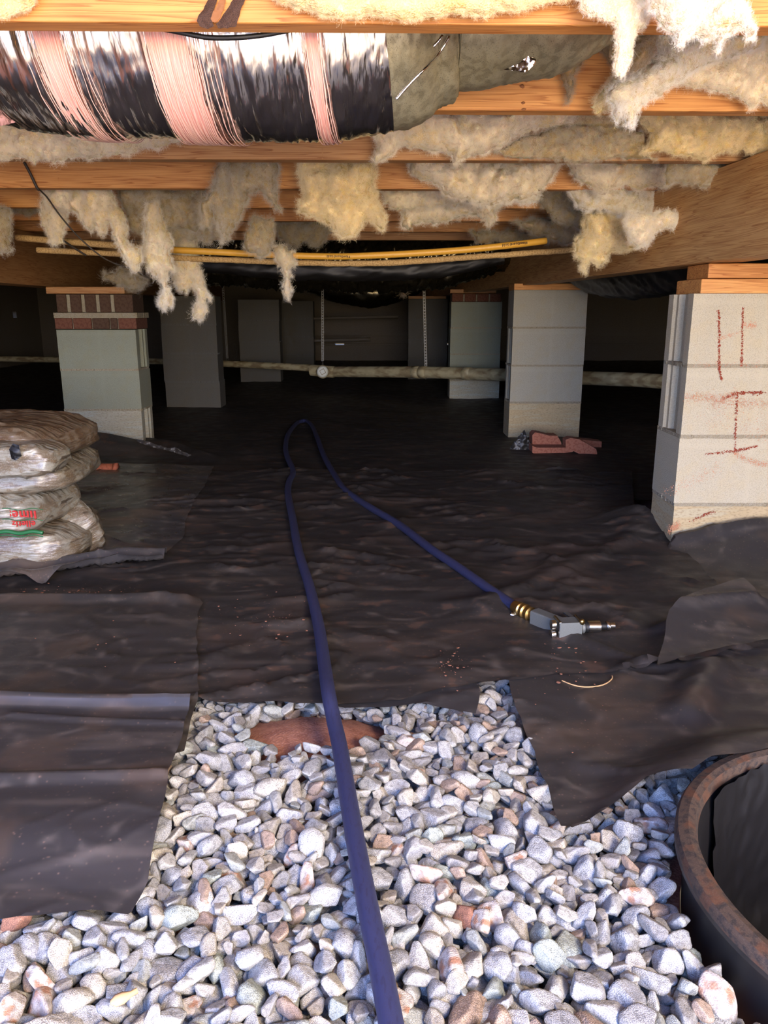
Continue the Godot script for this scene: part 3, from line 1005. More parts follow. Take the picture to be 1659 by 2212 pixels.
# ---------------------------------------------------------------- sump basin
func sump_basin() -> void:
	var t := thing("sump_basin", "round black plastic sump basin with a rusty muddy rim sunk in the gravel", "basin", Vector3(0.65, 0, -0.785))
	var prof := [Vector2(0.0, -0.42), Vector2(0.235, -0.42), Vector2(0.26, 0.02), Vector2(0.264, 0.046)]
	var outer := [Vector2(0.264, 0.046), Vector2(0.268, 0.060), Vector2(0.288, 0.060), Vector2(0.291, 0.056), Vector2(0.291, 0.040), Vector2(0.280, 0.036), Vector2(0.272, -0.10), Vector2(0.25, -0.43), Vector2(0.0, -0.43)]
	put("basin_wall", lathe(prof, 96), M.basin, t)
	var o2 := outer.slice(3)
	put("outer_wall", lathe(o2, 96), M.basin, t)
	put("rim", lathe([Vector2(0.263, 0.046), Vector2(0.267, 0.0605), Vector2(0.276, 0.0635), Vector2(0.288, 0.0605), Vector2(0.2915, 0.055), Vector2(0.2915, 0.047)], 96), M.basin_rim, t)
	# loose film hanging into the basin
	var v := PackedVector3Array()
	var ix := PackedInt32Array()
	var nu := 90
	var nw := 30
	for j in nw + 1:
		for i in nu + 1:
			var a := lerpf(-PI * 0.78, PI * 0.35, float(i) / nu)
			var k := float(j) / nw
			var r: float = 0.259 - 0.03 * k - 0.006 * absf(N.fold.get_noise_2d(a * 3.0, k * 0.6)) - 0.008 * absf(N.fold.get_noise_2d(a * 1.2 + 8.0, k))
			var y: float = 0.052 - 0.34 * k + 0.01 * N.fold.get_noise_1d(a * 2.0)
			v.append(Vector3(cos(a) * r, y, sin(a) * r))
	for j in nw:
		for i in nu:
			var a := j * (nu + 1) + i
			ix.append_array([a, a + nu + 1, a + 1, a + 1, a + nu + 1, a + nu + 2])
	put("liner", mk(v, ix), M.basin, t)
	var a := gp(1530, 1690, 0.0)
	var b := gp(1640, 1652, 0.0)
	solo("root", tube(spline([a, a.lerp(b, 0.5) + Vector3(0, 0.008, 0), b], 0.01), PackedFloat32Array([0.010, 0.011]), 10), M.terracotta, "short rusty brown root lying just inside the back of the sump basin", "root")

# ---------------------------------------------------------------- gravel
func ico(sub: int) -> Dictionary:
	var t := (1.0 + sqrt(5.0)) / 2.0
	var v := [Vector3(-1, t, 0), Vector3(1, t, 0), Vector3(-1, -t, 0), Vector3(1, -t, 0), Vector3(0, -1, t), Vector3(0, 1, t), Vector3(0, -1, -t), Vector3(0, 1, -t), Vector3(t, 0, -1), Vector3(t, 0, 1), Vector3(-t, 0, -1), Vector3(-t, 0, 1)]
	for i in v.size():
		v[i] = v[i].normalized()
	var f := [0, 11, 5, 0, 5, 1, 0, 1, 7, 0, 7, 10, 0, 10, 11, 1, 5, 9, 5, 11, 4, 11, 10, 2, 10, 7, 6, 7, 1, 8, 3, 9, 4, 3, 4, 2, 3, 2, 6, 3, 6, 8, 3, 8, 9, 4, 9, 5, 2, 4, 11, 6, 2, 10, 8, 6, 7, 9, 8, 1]
	for s in sub:
		var g := []
		var mid := {}
		for i in range(0, f.size(), 3):
			var m := []
			for e in 3:
				var a: int = f[i + e]
				var b: int = f[i + (e + 1) % 3]
				var key := Vector2i(mini(a, b), maxi(a, b))
				if not mid.has(key):
					mid[key] = v.size()
					v.append(((v[a] + v[b]) * 0.5).normalized())
				m.append(mid[key])
			g.append_array([f[i], m[0], m[2], f[i + 1], m[1], m[0], f[i + 2], m[2], m[1], m[0], m[1], m[2]])
		f = g
	var ix := PackedInt32Array()
	for i in range(0, f.size(), 3):
		ix.append_array([f[i], f[i + 2], f[i + 1]])
	return {"v": PackedVector3Array(v), "i": ix}

func stone_mesh(base: Dictionary, sd: int) -> ArrayMesh:     # crushed stone: a ball cut by planes, edges slightly worn
	var r := RandomNumberGenerator.new()
	r.seed = sd
	var planes := []
	for k in r.randi_range(9, 14):
		planes.append([Vector3(r.randfn(), r.randfn(), r.randfn()).normalized(), r.randf_range(0.56, 0.86)])
	var scale := Vector3(r.randf_range(1.0, 1.4), r.randf_range(0.68, 0.9), r.randf_range(0.8, 1.05))
	var v := PackedVector3Array()
	for d in base.v:
		var s := pow(1.0 / 1.12, 26.0)
		for p in planes:
			var c: float = d.dot(p[0])
			if c > 0.05:
				s += pow(c / p[1], 26.0)
		var rad := pow(s, -1.0 / 26.0)
		rad *= 1.0 + 0.05 * N.fold.get_noise_3d(d.x * 0.35 + sd, d.y * 0.35, d.z * 0.35) + 0.03 * N.fold.get_noise_3d(d.x * 1.2 + sd, d.y * 1.2, d.z * 1.2)
		v.append(d * rad * scale)
	return mk(v, base.i)

func gravel() -> void:
	var field_poly := outline([-900, 2330, -900, 1980, -120, 1960, 240, 1900, 330, 1660, 395, 1560, 400, 1490, 1120, 1455, 1140, 1560, 1230, 1740, 1420, 1640, 1560, 1580, 1780, 2100, 2300, 2150, 2300, 2330], 0.0)
	var seen := outline([-120, 2330, -120, 1975, 285, 1951, 350, 1740, 400, 1600, 432, 1525, 700, 1530, 1030, 1545, 1036, 1490, 1100, 1487, 1150, 1625, 1215, 1795, 1268, 1795, 1450, 1690, 1500, 1660, 1780, 2100, 1780, 2330], 0.01)
	var lo := field_poly[0]
	var hi := field_poly[0]
	for p in field_poly:
		lo = lo.min(p)
		hi = hi.max(p)
	var bare := gp(675, 1600, -0.03)
	var bare2 := gp(480, 1535, -0.03)
	var cell := 0.04
	var grid := {}
	var px := PackedVector3Array()
	var pr := PackedFloat32Array()
	var fails := 0
	while px.size() < 13000 and fails < 2500:
		var r := clampf(rng.randfn(0.0118, 0.0034), 0.0062, 0.0215)
		var best := Vector3(0, 1e9, 0)
		for k in 9:
			var q := Vector2(rng.randf_range(lo.x, hi.x), rng.randf_range(lo.y, hi.y))
			if not Geometry2D.is_point_in_polygon(q, field_poly) or q.distance_to(Vector2(0.65, -0.785)) < 0.291 + r:
				continue
			var thin := maxf(1.0 - smoothstep(0.45, 1.0, Vector2((q.x - bare.x) / 0.21, (q.y - bare.z) / 0.12).length()), 1.0 - smoothstep(0.4, 1.0, Vector2((q.x - bare2.x) / 0.07, (q.y - bare2.z) / 0.02).length()))
			var y: float = clay_height(q) + r * 0.75 + 0.03 * thin
			var g := Vector2i((q / cell).floor())
			for dz in [-1, 0, 1]:
				for dx in [-1, 0, 1]:
					for j in grid.get(g + Vector2i(dx, dz), []):
						var c := px[j]
						var reach := (r + pr[j]) * 0.83
						var d2 := (c.x - q.x) * (c.x - q.x) + (c.z - q.y) * (c.z - q.y)
						if d2 < reach * reach:
							y = maxf(y, c.y + sqrt(reach * reach - d2))
			if y < best.y:
				best = Vector3(q.x, y, q.y)
		var top := best.y + r * 0.75
		var open := best.y < 1e8 and Geometry2D.is_point_in_polygon(Vector2(best.x, best.z), seen)
		if top > (0.011 if open else -0.006):
			fails += 1
			continue
		var b := Vector2(best.x, best.z)
		if maxf(1.0 - smoothstep(0.5, 1.0, Vector2((b.x - bare.x) / 0.20, (b.y - bare.z) / 0.11).length()), 0.0) > rng.randf() * 1.25:
			fails += 1
			continue
		var g := Vector2i((b / cell).floor())
		if not grid.has(g):
			grid[g] = []
		grid[g].append(px.size())
		px.append(best)
		pr.append(r)
	var base := ico(3)
	var shapes := []
	for k in 18:
		shapes.append(stone_mesh(base, 300 + k))
	# the largest 300 in view are things of their own
	var order := range(px.size())
	var size := PackedFloat32Array()
	for i in px.size():
		var s := 0.0
		var q := Vector2(px[i].x, px[i].z)
		if Geometry2D.is_point_in_polygon(q, seen) and px[i].y + pr[i] > -0.014:
			var l := (px[i] - EYE) * Basis(Vector3.RIGHT, -PITCH)
			if absf(l.x / -l.z) < 0.475 and l.y / -l.z > -0.64:
				s = pr[i] / px[i].distance_to(EYE)
		size.append(s)
	order.sort_custom(func(a, b): return size[a] > size[b])
	var looks := ["stone_grey", "stone_white", "stone_cream", "stone_grey", "stone_white", "stone_green", "stone_rust", "stone_cream", "stone_white", "stone_grey"]
	var say := {"stone_grey": "grey speckled crushed stone near the front of the gravel bed", "stone_white": "near-white crushed stone near the front of the gravel bed", "stone_cream": "cream tinted crushed stone near the front of the gravel bed", "stone_green": "greenish grey crushed stone near the front of the gravel bed", "stone_rust": "rust stained crushed stone near the front of the gravel bed", "stone_red": "red clay coated stone near the front of the gravel bed"}
	var rest := []
	for k in order.size():
		var i: int = order[k]
		var turn := Basis(Vector3.UP, rng.randf() * TAU) * Basis(Vector3.RIGHT, rng.randfn(0, 0.45)) * Basis(Vector3.BACK, rng.randfn(0, 0.35))
		var xf := Transform3D(turn.scaled(Vector3.ONE * pr[i] * 1.22), px[i])
		if k < 300 and size[i] > 0.0:
			var look: String = looks[rng.randi() % looks.size()]
			if rng.randf() < 0.010:
				look = "stone_red"
			var o := solo("crushed_stone", shapes[rng.randi() % 18], M[look], say[look], "stone", Vector3.ZERO, say[look] + "s")
			o.transform = xf
		else:
			rest.append(xf)
	for part in 3:
		var mm := MultiMesh.new()
		mm.transform_format = MultiMesh.TRANSFORM_3D
		mm.use_colors = true
		mm.mesh = shapes[part * 5]
		var mine := []
		for k in rest.size():
			if k % 3 == part:
				mine.append(rest[k])
		mm.instance_count = mine.size()
		for k in mine.size():
			mm.set_instance_transform(k, mine[k])
			var c: Color = [Color(0.95, 0.95, 0.94), Color(1, 0.99, 0.97), Color(0.99, 0.95, 0.88), Color(0.82, 0.81, 0.80), Color(0.92, 0.80, 0.70), Color(0.9, 0.92, 0.89), Color(1, 0.98, 0.94), Color(0.94, 0.94, 0.92), Color(0.97, 0.96, 0.93), Color(0.88, 0.87, 0.86)][rng.randi() % 10]
			mm.set_instance_color(k, c.srgb_to_linear())
		var mi := MultiMeshInstance3D.new()
		mi.name = numbered("gravel")
		mi.multimesh = mm
		mi.material_override = M.stone_copies
		add_child(mi)
		mi.set_meta("kind", "stuff")
		tag(mi, ["farther pale crushed stones of the gravel bed, up to the plastic sheets", "smaller pale crushed stones that fill the gravel bed", "pale crushed stones lying lower in the gravel bed"][part], "gravel")

# ---------------------------------------------------------------- ducts
func duct_ring(path: PackedVector3Array, i: int) -> Array:
	var m := path.size()
	var t := (path[mini(i + 1, m - 1)] - path[maxi(i - 1, 0)]).normalized()
	var u := (Vector3.UP - t * t.y).normalized()
	return [u, t.cross(u)]

func duct_skin(path: PackedVector3Array, rad: PackedFloat32Array, from: int, to: int, sides: int, dent: float, pleat: float) -> ArrayMesh:
	var v := PackedVector3Array()
	var ix := PackedInt32Array()
	for i in range(from, to + 1):
		var ring := duct_ring(path, i)
		for j in sides:
			var a := TAU * j / sides
			var s := path[i].x + 0.02 * cos(a)
			var ca := cos(a)
			var sa := sin(a)
			var w := 1.0 - absf(N.fold.get_noise_3d(s * 9.0, ca * 0.12, sa * 0.12))
			var w2 := 1.0 - absf(N.fold.get_noise_3d(s * 19.0, ca * 0.30 + 5.0, sa * 0.30))
			var r: float = rad[i] + pleat * (pow(w, 3) * 0.0040 + pow(w2, 3) * 0.0022 + 0.0011 * N.crumple.get_noise_3d(s * 3.0, ca * 0.35, sa * 0.35)) + dent * (N.lump.get_noise_3d(s * 0.5, ca * 0.09, sa * 0.09) * 0.012)
			v.append(path[i] + (ring[0] * ca + ring[1] * sa) * r)
	for i in to - from:
		for j in sides:
			var a := i * sides + j
			var b := i * sides + (j + 1) % sides
			ix.append_array([a, a + sides, b, b, a + sides, b + sides])
	return mk(v, ix)

func path_radii(pts: Array, step: float) -> Array:       # each point Vector4(x, y, z ahead, radius)
	var c := []
	var r := []
	for p in pts:
		c.append(Vector3(p.x, p.y, -p.z))
		r.append(Vector3(p.w, 0, 0))
	var path := PackedVector3Array()
	var rad := PackedFloat32Array()
	for i in c.size() - 1:
		var k := maxi(2, int(c[i].distance_to(c[i + 1]) / step))
		for j in k:
			var t := float(j) / k
			path.append(c[i].cubic_interpolate(c[i + 1], c[maxi(i - 1, 0)], c[mini(i + 2, c.size() - 1)], t))
			rad.append(lerpf(r[i].x, r[i + 1].x, smoothstep(0, 1, t)))
	path.append(c[-1])
	rad.append(r[-1].x)
	return [path, rad]

func ducts() -> void:
	var t := thing("foil_duct", "fat shiny foil-wrapped flexible duct with torn pink bands, hung behind the nearest joist", "duct")
	var pr := path_radii([Vector4(-0.80, 1.245, 1.54, 0.085), Vector4(-0.73, 1.215, 1.50, 0.125), Vector4(-0.66, 1.190, 1.46, 0.160), Vector4(-0.58, 1.175, 1.43, 0.178), Vector4(-0.45, 1.168, 1.42, 0.187), Vector4(-0.2, 1.165, 1.42, 0.190), Vector4(-0.08, 1.167, 1.42, 0.189), Vector4(0.0, 1.175, 1.42, 0.180), Vector4(0.06, 1.19, 1.42, 0.158), Vector4(0.105, 1.20, 1.42, 0.142), Vector4(0.16, 1.20, 1.42, 0.138), Vector4(0.24, 1.208, 1.42, 0.133), Vector4(0.32, 1.235, 1.43, 0.115), Vector4(0.40, 1.275, 1.44, 0.085)], 0.003)
	var path: PackedVector3Array = pr[0]
	var rad: PackedFloat32Array = pr[1]
	var cut := 0
	var seam := 0
	for i in path.size():
		if path[i].x < -0.01:
			cut = i
		if path[i].x < 0.102:
			seam = i
	put("foil_jacket", duct_skin(path, rad, 0, cut, 150, 0.8, 1.0), M.foil, t)
	put("dusty_jacket", duct_skin(path, rad, cut, seam, 110, 1.0, 0.8), M.foil_dusty, t)
	var r2 := rad.duplicate()
	for i in r2.size():
		r2[i] += 0.004
	put("dusty_sleeve", duct_skin(path, r2, seam - 1, path.size() - 1, 90, 0.9, 0.5), M.foil_dusty, t)
	# crinkled shiny tab and bright creases on the dusty part
	put("shiny_flap", plate([1088, 150, 1110, 141, 1140, 122, 1156, 124, 1158, 137, 1135, 157, 1120, 155], 1.300, 0.003, 0.006), M.foil, t)
	for q in [[856, 214, 886, 180, 916, 150, 944, 120, 962, 94, 970, 78], [936, 100, 948, 88, 956, 76]]:
		var pts := []
		for i in range(0, q.size(), 2):
			pts.append(dp(q[i], q[i + 1], 1.30 if i > 4 else 1.27))
		put("shiny_crease", tube(spline(pts, 0.005), PackedFloat32Array([0.0022]), 6), M.foil, t)
	# torn bands where pink wool shows between threads
	for b in [[-0.482, -0.462, 0.036, 1], [-0.322, -0.290, 0.066, 1], [-0.120, -0.094, 0.018, 1], [-0.482, -0.462, 0.050, 20], [-0.322, -0.290, 0.084, 34], [-0.120, -0.092, 0.028, 11], [-0.270, -0.236, 0.022, 4], [-0.508, -0.492, 0.016, 3], [-0.446, -0.420, 0.012, 3]]:
		var v := PackedVector3Array()
		var ix := PackedInt32Array()
		for s in int(b[3]):
			var off: float = 0.0 if b[3] == 1 else (s / maxf(1.0, b[3] - 1.0) - 0.5) * b[2] + rng.randf_range(-0.001, 0.001)
			var wid: float = b[2] * 0.5 if b[3] == 1 else rng.randf_range(0.0004, 0.0009)
			var b0 := v.size()
			var n := 70
			for k in n + 1:
				var f := float(k) / n
				var a := lerpf(PI * 1.25, PI * 0.05, f)        # from under the duct up its near side
				var x: float = lerpf(b[1], b[0], f) + off * (0.8 + 0.25 * f) + N.fold.get_noise_2d(f * 0.9 + s * 3.1, 4.0) * 0.0035
				var i := 0
				while i < path.size() - 2 and path[i].x < x:
					i += 1
				var ring := duct_ring(path, i)
				var r := rad[i] + (0.0066 if b[3] == 1 else 0.0082 + 0.0008 * sin(f * 40.0 + s))
				for e in [-1.0, 0.0, 1.0]:
					v.append(path[i] + Vector3(x - path[i].x + e * wid, 0, 0) + (ring[0] * cos(a) + ring[1] * sin(a)) * (r + (0.0012 if e == 0.0 else 0.0)))
			for k in n:
				for e in 2:
					var a := b0 + k * 3 + e
					ix.append_array([a, a + 1, a + 3, a + 1, a + 4, a + 3])
		put("pink_band" if b[3] == 1 else "pale_threads", mk(v, ix), M.pink if b[3] == 1 else M.thread, t)
	# black cable under the joist, across the duct
	var cab := [dp(340, 60, 1.215), dp(400, 72, 1.215), dp(440, 80, 1.215), dp(490, 82, 1.215), dp(560, 77, 1.215), dp(640, 62, 1.215)]
	solo("cable", tube(spline(cab, 0.01), PackedFloat32Array([0.0035]), 8), M.rubber, "black cable sagging below the nearest joist over the foil duct", "cable")
	# darker duct at the left end
	t = thing("foil_duct", "dark end of a second foil duct at the upper left corner, with torn pink wool", "duct")
	pr = path_radii([Vector4(-1.7, 1.185, 1.44, 0.165), Vector4(-1.2, 1.185, 1.44, 0.165), Vector4(-0.9, 1.19, 1.47, 0.165), Vector4(-0.78, 1.20, 1.50, 0.150), Vector4(-0.68, 1.215, 1.53, 0.125), Vector4(-0.6, 1.22, 1.55, 0.10)], 0.006)
	put("foil_jacket", duct_skin(pr[0], pr[1], 0, pr[0].size() - 1, 90, 1.0, 0.9), M.foil_shaded, t)
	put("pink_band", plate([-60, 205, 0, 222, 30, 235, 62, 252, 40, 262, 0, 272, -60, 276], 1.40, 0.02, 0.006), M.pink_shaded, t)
	# far duct across the back
	t = thing("foil_duct", "long dark foil duct sagging across the back behind the yellow pipes", "duct")
	pr = path_radii([Vector4(-1.35, 1.02, 4.82, 0.13), Vector4(-0.9, 0.985, 4.82, 0.14), Vector4(-0.4, 0.96, 4.80, 0.14), Vector4(0.0, 0.955, 4.80, 0.14), Vector4(0.35, 0.985, 4.82, 0.14), Vector4(0.62, 1.05, 4.83, 0.135), Vector4(0.70, 1.07, 4.84, 0.12)], 0.012)
	put("foil_jacket", duct_skin(pr[0], pr[1], 0, pr[0].size() - 1, 80, 1.4, 5.0), M.foil_shaded, t)
	pr = path_radii([Vector4(-1.15, 0.955, 4.66, 0.03), Vector4(-0.7, 0.925, 4.66, 0.05), Vector4(-0.2, 0.91, 4.66, 0.055), Vector4(0.3, 0.93, 4.68, 0.05), Vector4(0.68, 0.98, 4.7, 0.03)], 0.02)
	put("black_wrap", duct_skin(pr[0], pr[1], 0, pr[0].size() - 1, 30, 1.0, 0.8), M.black_wrap, t)
	t = thing("foil_duct", "faint far foil duct loop glinting between the straps in the dark", "duct")
	pr = path_radii([Vector4(-0.85, 1.03, 8.75, 0.13), Vector4(-0.5, 0.93, 8.75, 0.15), Vector4(-0.14, 0.87, 8.75, 0.15), Vector4(0.2, 0.95, 8.75, 0.14), Vector4(0.42, 1.04, 8.75, 0.12)], 0.03)
	put("foil_jacket", duct_skin(pr[0], pr[1], 0, pr[0].size() - 1, 40, 1.0, 2.0), M.foil_shaded, t)
	# duct beyond the right girder
	t = thing("foil_duct", "black plastic wrapped duct bulging below the right girder, behind the near pier", "duct")
	pr = path_radii([Vector4(1.30, 0.93, 2.75, 0.115), Vector4(1.16, 0.90, 3.15, 0.125), Vector4(1.09, 0.885, 3.55, 0.13), Vector4(1.05, 0.90, 3.95, 0.125), Vector4(1.03, 0.94, 4.25, 0.115)], 0.012)
	put("black_wrap", duct_skin(pr[0], pr[1], 0, pr[0].size() - 1, 60, 1.2, 2.2), M.black_wrap, t)

func plate(px: Array, z: float, thick: float, amp: float) -> ArrayMesh:    # a thin crumpled piece standing z metres ahead
	var poly := PackedVector2Array()
	for i in range(0, px.size(), 2):
		var p := dp(px[i], px[i + 1], z)
		poly.append(Vector2(p.x, p.y))
	var c := cells(poly, z * 0.0022)
	var v := PackedVector3Array()
	var n: int = c.p.size()
	for s in 2:
		for p in c.p:
			var d := minf(edge_distance(p, poly) / (thick * 1.5 + 0.003), 1.0)
			var o: float = N.tuft.get_noise_2d(p.x, p.y) * amp + N.fine.get_noise_2d(p.x, p.y) * amp * 0.4
			v.append(Vector3(p.x, p.y, -z + o + (thick * 0.5 * d if s == 0 else -thick * 0.5 * d)))
	var ix := PackedInt32Array()
	var t: PackedInt32Array = c.i
	for i in range(0, t.size(), 3):
		ix.append_array([t[i], t[i + 2], t[i + 1], n + t[i], n + t[i + 1], n + t[i + 2]])
	return mk(v, ix)

# ---------------------------------------------------------------- insulation
func batt(label: String, px: Array, z: float, thick: float, look := "wool", hang := 0.5, fuzz := 1.0, group := "") -> void:
	var poly := PackedVector2Array()
	for i in range(0, px.size(), 2):
		var p := dp(px[i], px[i + 1], z)
		poly.append(Vector2(p.x, p.y))
	if Geometry2D.is_polygon_clockwise(poly):
		poly.reverse()
	# ragged edge
	var rag := PackedVector2Array()
	var seedx: float = px[0] * 0.013 + px[1] * 0.007
	for i in poly.size():
		var a := poly[i]
		var b := poly[(i + 1) % poly.size()]
		var k := maxi(1, int(a.distance_to(b) / (0.0035 * z)))
		for j in k:
			var q := a.lerp(b, float(j) / k)
			var nrm := (b - a).orthogonal().normalized()
			rag.append(q + nrm * (N.lump.get_noise_2d(q.x + seedx, q.y) * 0.012 + N.rag.get_noise_2d(q.x + seedx, q.y) * 0.006 + N.fine.get_noise_2d(q.x + seedx, q.y) * 0.004) * z * 0.45)
	var c := cells(rag, z * 0.0024)
	var pts: PackedVector2Array = c.p
	var n := pts.size()
	var v := PackedVector3Array()
	v.resize(n * 2)
	var mid := Vector3.ZERO
	for i in n:
		var p := pts[i]
		var d := edge_distance(p, poly if rag.size() > 220 else rag)
		if rag.size() > 220:
			d = minf(d, 0.004 + d)
		var t := minf(d / (thick * 0.8), 1.0)
		var prof := sqrt(1.0 - (1.0 - t) * (1.0 - t))
		var str := lerpf(1.0, 0.3, hang)
		var big: float = N.lump.get_noise_3d(p.x + seedx, p.y * lerpf(1.0, 0.6, hang), z)
		var tuft: float = N.tuft.get_noise_3d(p.x + seedx, p.y * str, z)
		var rid := 1.0 - absf(N.tuft.get_noise_3d(p.x * 0.7 - seedx, p.y * str * 0.8, z + 3.0)) * 2.2
		var fine: float = N.fine.get_noise_3d(p.x, p.y * str, z)
		var f := thick * prof * (0.75 + 0.75 * big) + minf(prof, 0.6 + 0.4 * prof) * (tuft * 0.011 + rid * 0.0035 + fine * 0.0040) * minf(1.0, prof * 2.0)
		v[i] = Vector3(p.x, p.y, -z + maxf(f, 0.0005 * prof))
		v[n + i] = Vector3(p.x, p.y, -z - thick * 0.35 * prof)
		mid += v[i]
	mid /= n
	var ix := PackedInt32Array()
	var t3: PackedInt32Array = c.i
	for i in range(0, t3.size(), 3):
		ix.append_array([t3[i], t3[i + 2], t3[i + 1], n + t3[i], n + t3[i + 1], n + t3[i + 2]])
	for i in v.size():
		v[i] -= mid
	var o := solo("insulation_batt", mk(v, ix), M[look], label, "insulation", mid, group)
	var top := poly[0]
	var left := 1e9
	var right := -1e9
	for p in poly:
		if p.y > top.y:
			top = p
	for p in poly:
		if p.y > top.y - 0.05:
			left = minf(left, p.x)
			right = maxf(right, p.x)
	if top.y > 1.068 and top.y < 1.33 and right - left > 0.02:       # the part of the batt still stuffed up against the subfloor
		var y0 := maxf(top.y - 0.01, 1.085)
		put("upper_batt", cbox(Vector3((right - left) * 0.8, 1.369 - y0, 0.05), 0.015), M[look], o, Vector3((left + right) * 0.5, (1.369 + y0) * 0.5, -z) - mid)
	# loose fibres on the face and along the lower edge
	var fv := PackedVector3Array()
	var fx := PackedInt32Array()
	var fn := PackedVector3Array()
	var count := int((n * 0.03 + rag.size() * 0.25) * fuzz)
	for k in count:
		var base: Vector3
		if k % 2 == 0:
			base = v[rng.randi() % n]
		else:
			var q := rag[rng.randi() % rag.size()]
			base = Vector3(q.x, q.y, -z) - mid
		var dir := Vector3(rng.randfn(0, 0.7), rng.randfn(-0.35 * hang - 0.1, 0.6), absf(rng.randfn(0.05, 0.16))).normalized()
		var len := rng.randf_range(0.003, 0.010) * (1.0 + hang) * z * 0.40
		var w := 0.00006 * z * rng.randf_range(0.6, 1.3)
		var side := dir.cross(Vector3(0.1, 0.2, 1)).normalized() * w
		var bend := Vector3(rng.randfn(0, 1.0), rng.randfn(-0.2, 1.0), rng.randfn(0, 0.2))
		var b0 := fv.size()
		for s in 5:
			var f := s / 4.0
			var p := base + (dir * f + bend * f * f * 0.6) * len
			fv.append(p - side * (1.0 - f * 0.7))
			fv.append(p + side * (1.0 - f * 0.7))
			fn.append(Vector3(0, 0.15, 1).normalized())
			fn.append(Vector3(0, 0.15, 1).normalized())
		for s in 4:
			var a := b0 + s * 2
			fx.append_array([a, a + 2, a + 1, a + 1, a + 2, a + 3])
	for kind in 3:                     # soft matted wisps all over the face and the rim
		var mm := MultiMesh.new()
		mm.transform_format = MultiMesh.TRANSFORM_3D
		mm.mesh = wisps[kind]
		var on_face := int(n * 0.12 * fuzz)
		var on_rim := int(rag.size() * 0.34 * fuzz)
		mm.instance_count = on_face + on_rim
		for k in on_face + on_rim:
			var at: Vector3
			if k < on_face:
				at = v[rng.randi() % n]
				at.z += 0.0012 * z
			else:
				var q := rag[rng.randi() % rag.size()]
				at = Vector3(q.x, q.y, -z) - mid
			var sz := 0.0046 * z * rng.randf_range(0.55, 1.25) * (1.0 if k < on_face else 0.85) * (0.72 if hang > 0.8 else 1.0)
			var b := Basis(Vector3.BACK, rng.randfn(0, 0.5) if hang > 0.5 else rng.randf() * TAU) * Basis(Vector3.RIGHT, rng.randfn(0, 0.35)) * Basis(Vector3.UP, rng.randfn(0, 0.35))
			mm.set_instance_transform(k, Transform3D(b * Basis.from_scale(Vector3(sz, sz * (1.0 + 0.9 * hang), sz)), at))
		var mi := MultiMeshInstance3D.new()
		mi.name = "matted_wisps"
		mi.multimesh = mm
		mi.material_override = M["wisp_" + look]
		o.add_child(mi, true)
		mi.set_meta("kind", "stuff")
	if count > 0:
		var fo := put("loose_fibres", mk(fv, fx, PackedColorArray(), fn), M.fibre_grey if look in ["wool_grey", "wool_dirty"] else M.fibre, o)
		fo.set_meta("kind", "stuff")

var wisps := []

func wisp_mesh(sd: int) -> ArrayMesh:      # a flat tangle of fine curled fibres, about one unit across
	var r := RandomNumberGenerator.new()
	r.seed = sd
	var v := PackedVector3Array()
	var n := PackedVector3Array()
	var ix := PackedInt32Array()
	for k in 46:
		var p := Vector3(r.randfn(0, 0.36), r.randfn(0, 0.36), r.randfn(0, 0.10))
		var a := r.randf() * TAU
		var turn := r.randfn(0, 1.5)
		var lift := r.randfn(0.05, 0.16)
		var len := r.randf_range(0.35, 1.1)
		var b0 := v.size()
		for s in 6:
			var d := Vector3(cos(a), sin(a), lift).normalized()
			var side := Vector3(-d.y, d.x, 0.0).normalized() * 0.0095 * (1.0 - 0.12 * s)
			v.append(p - side)
			v.append(p + side)
			var nn := Vector3(r.randfn(0, 0.2), r.randfn(0.1, 0.2), 1).normalized()
			n.append(nn)
			n.append(nn)
			p += d * len / 5.0
			a += turn / 5.0
		for s in 5:
			var q := b0 + s * 2
			ix.append_array([q, q + 1, q + 2, q + 1, q + 3, q + 2])
	return mk(v, ix, PackedColorArray(), n)

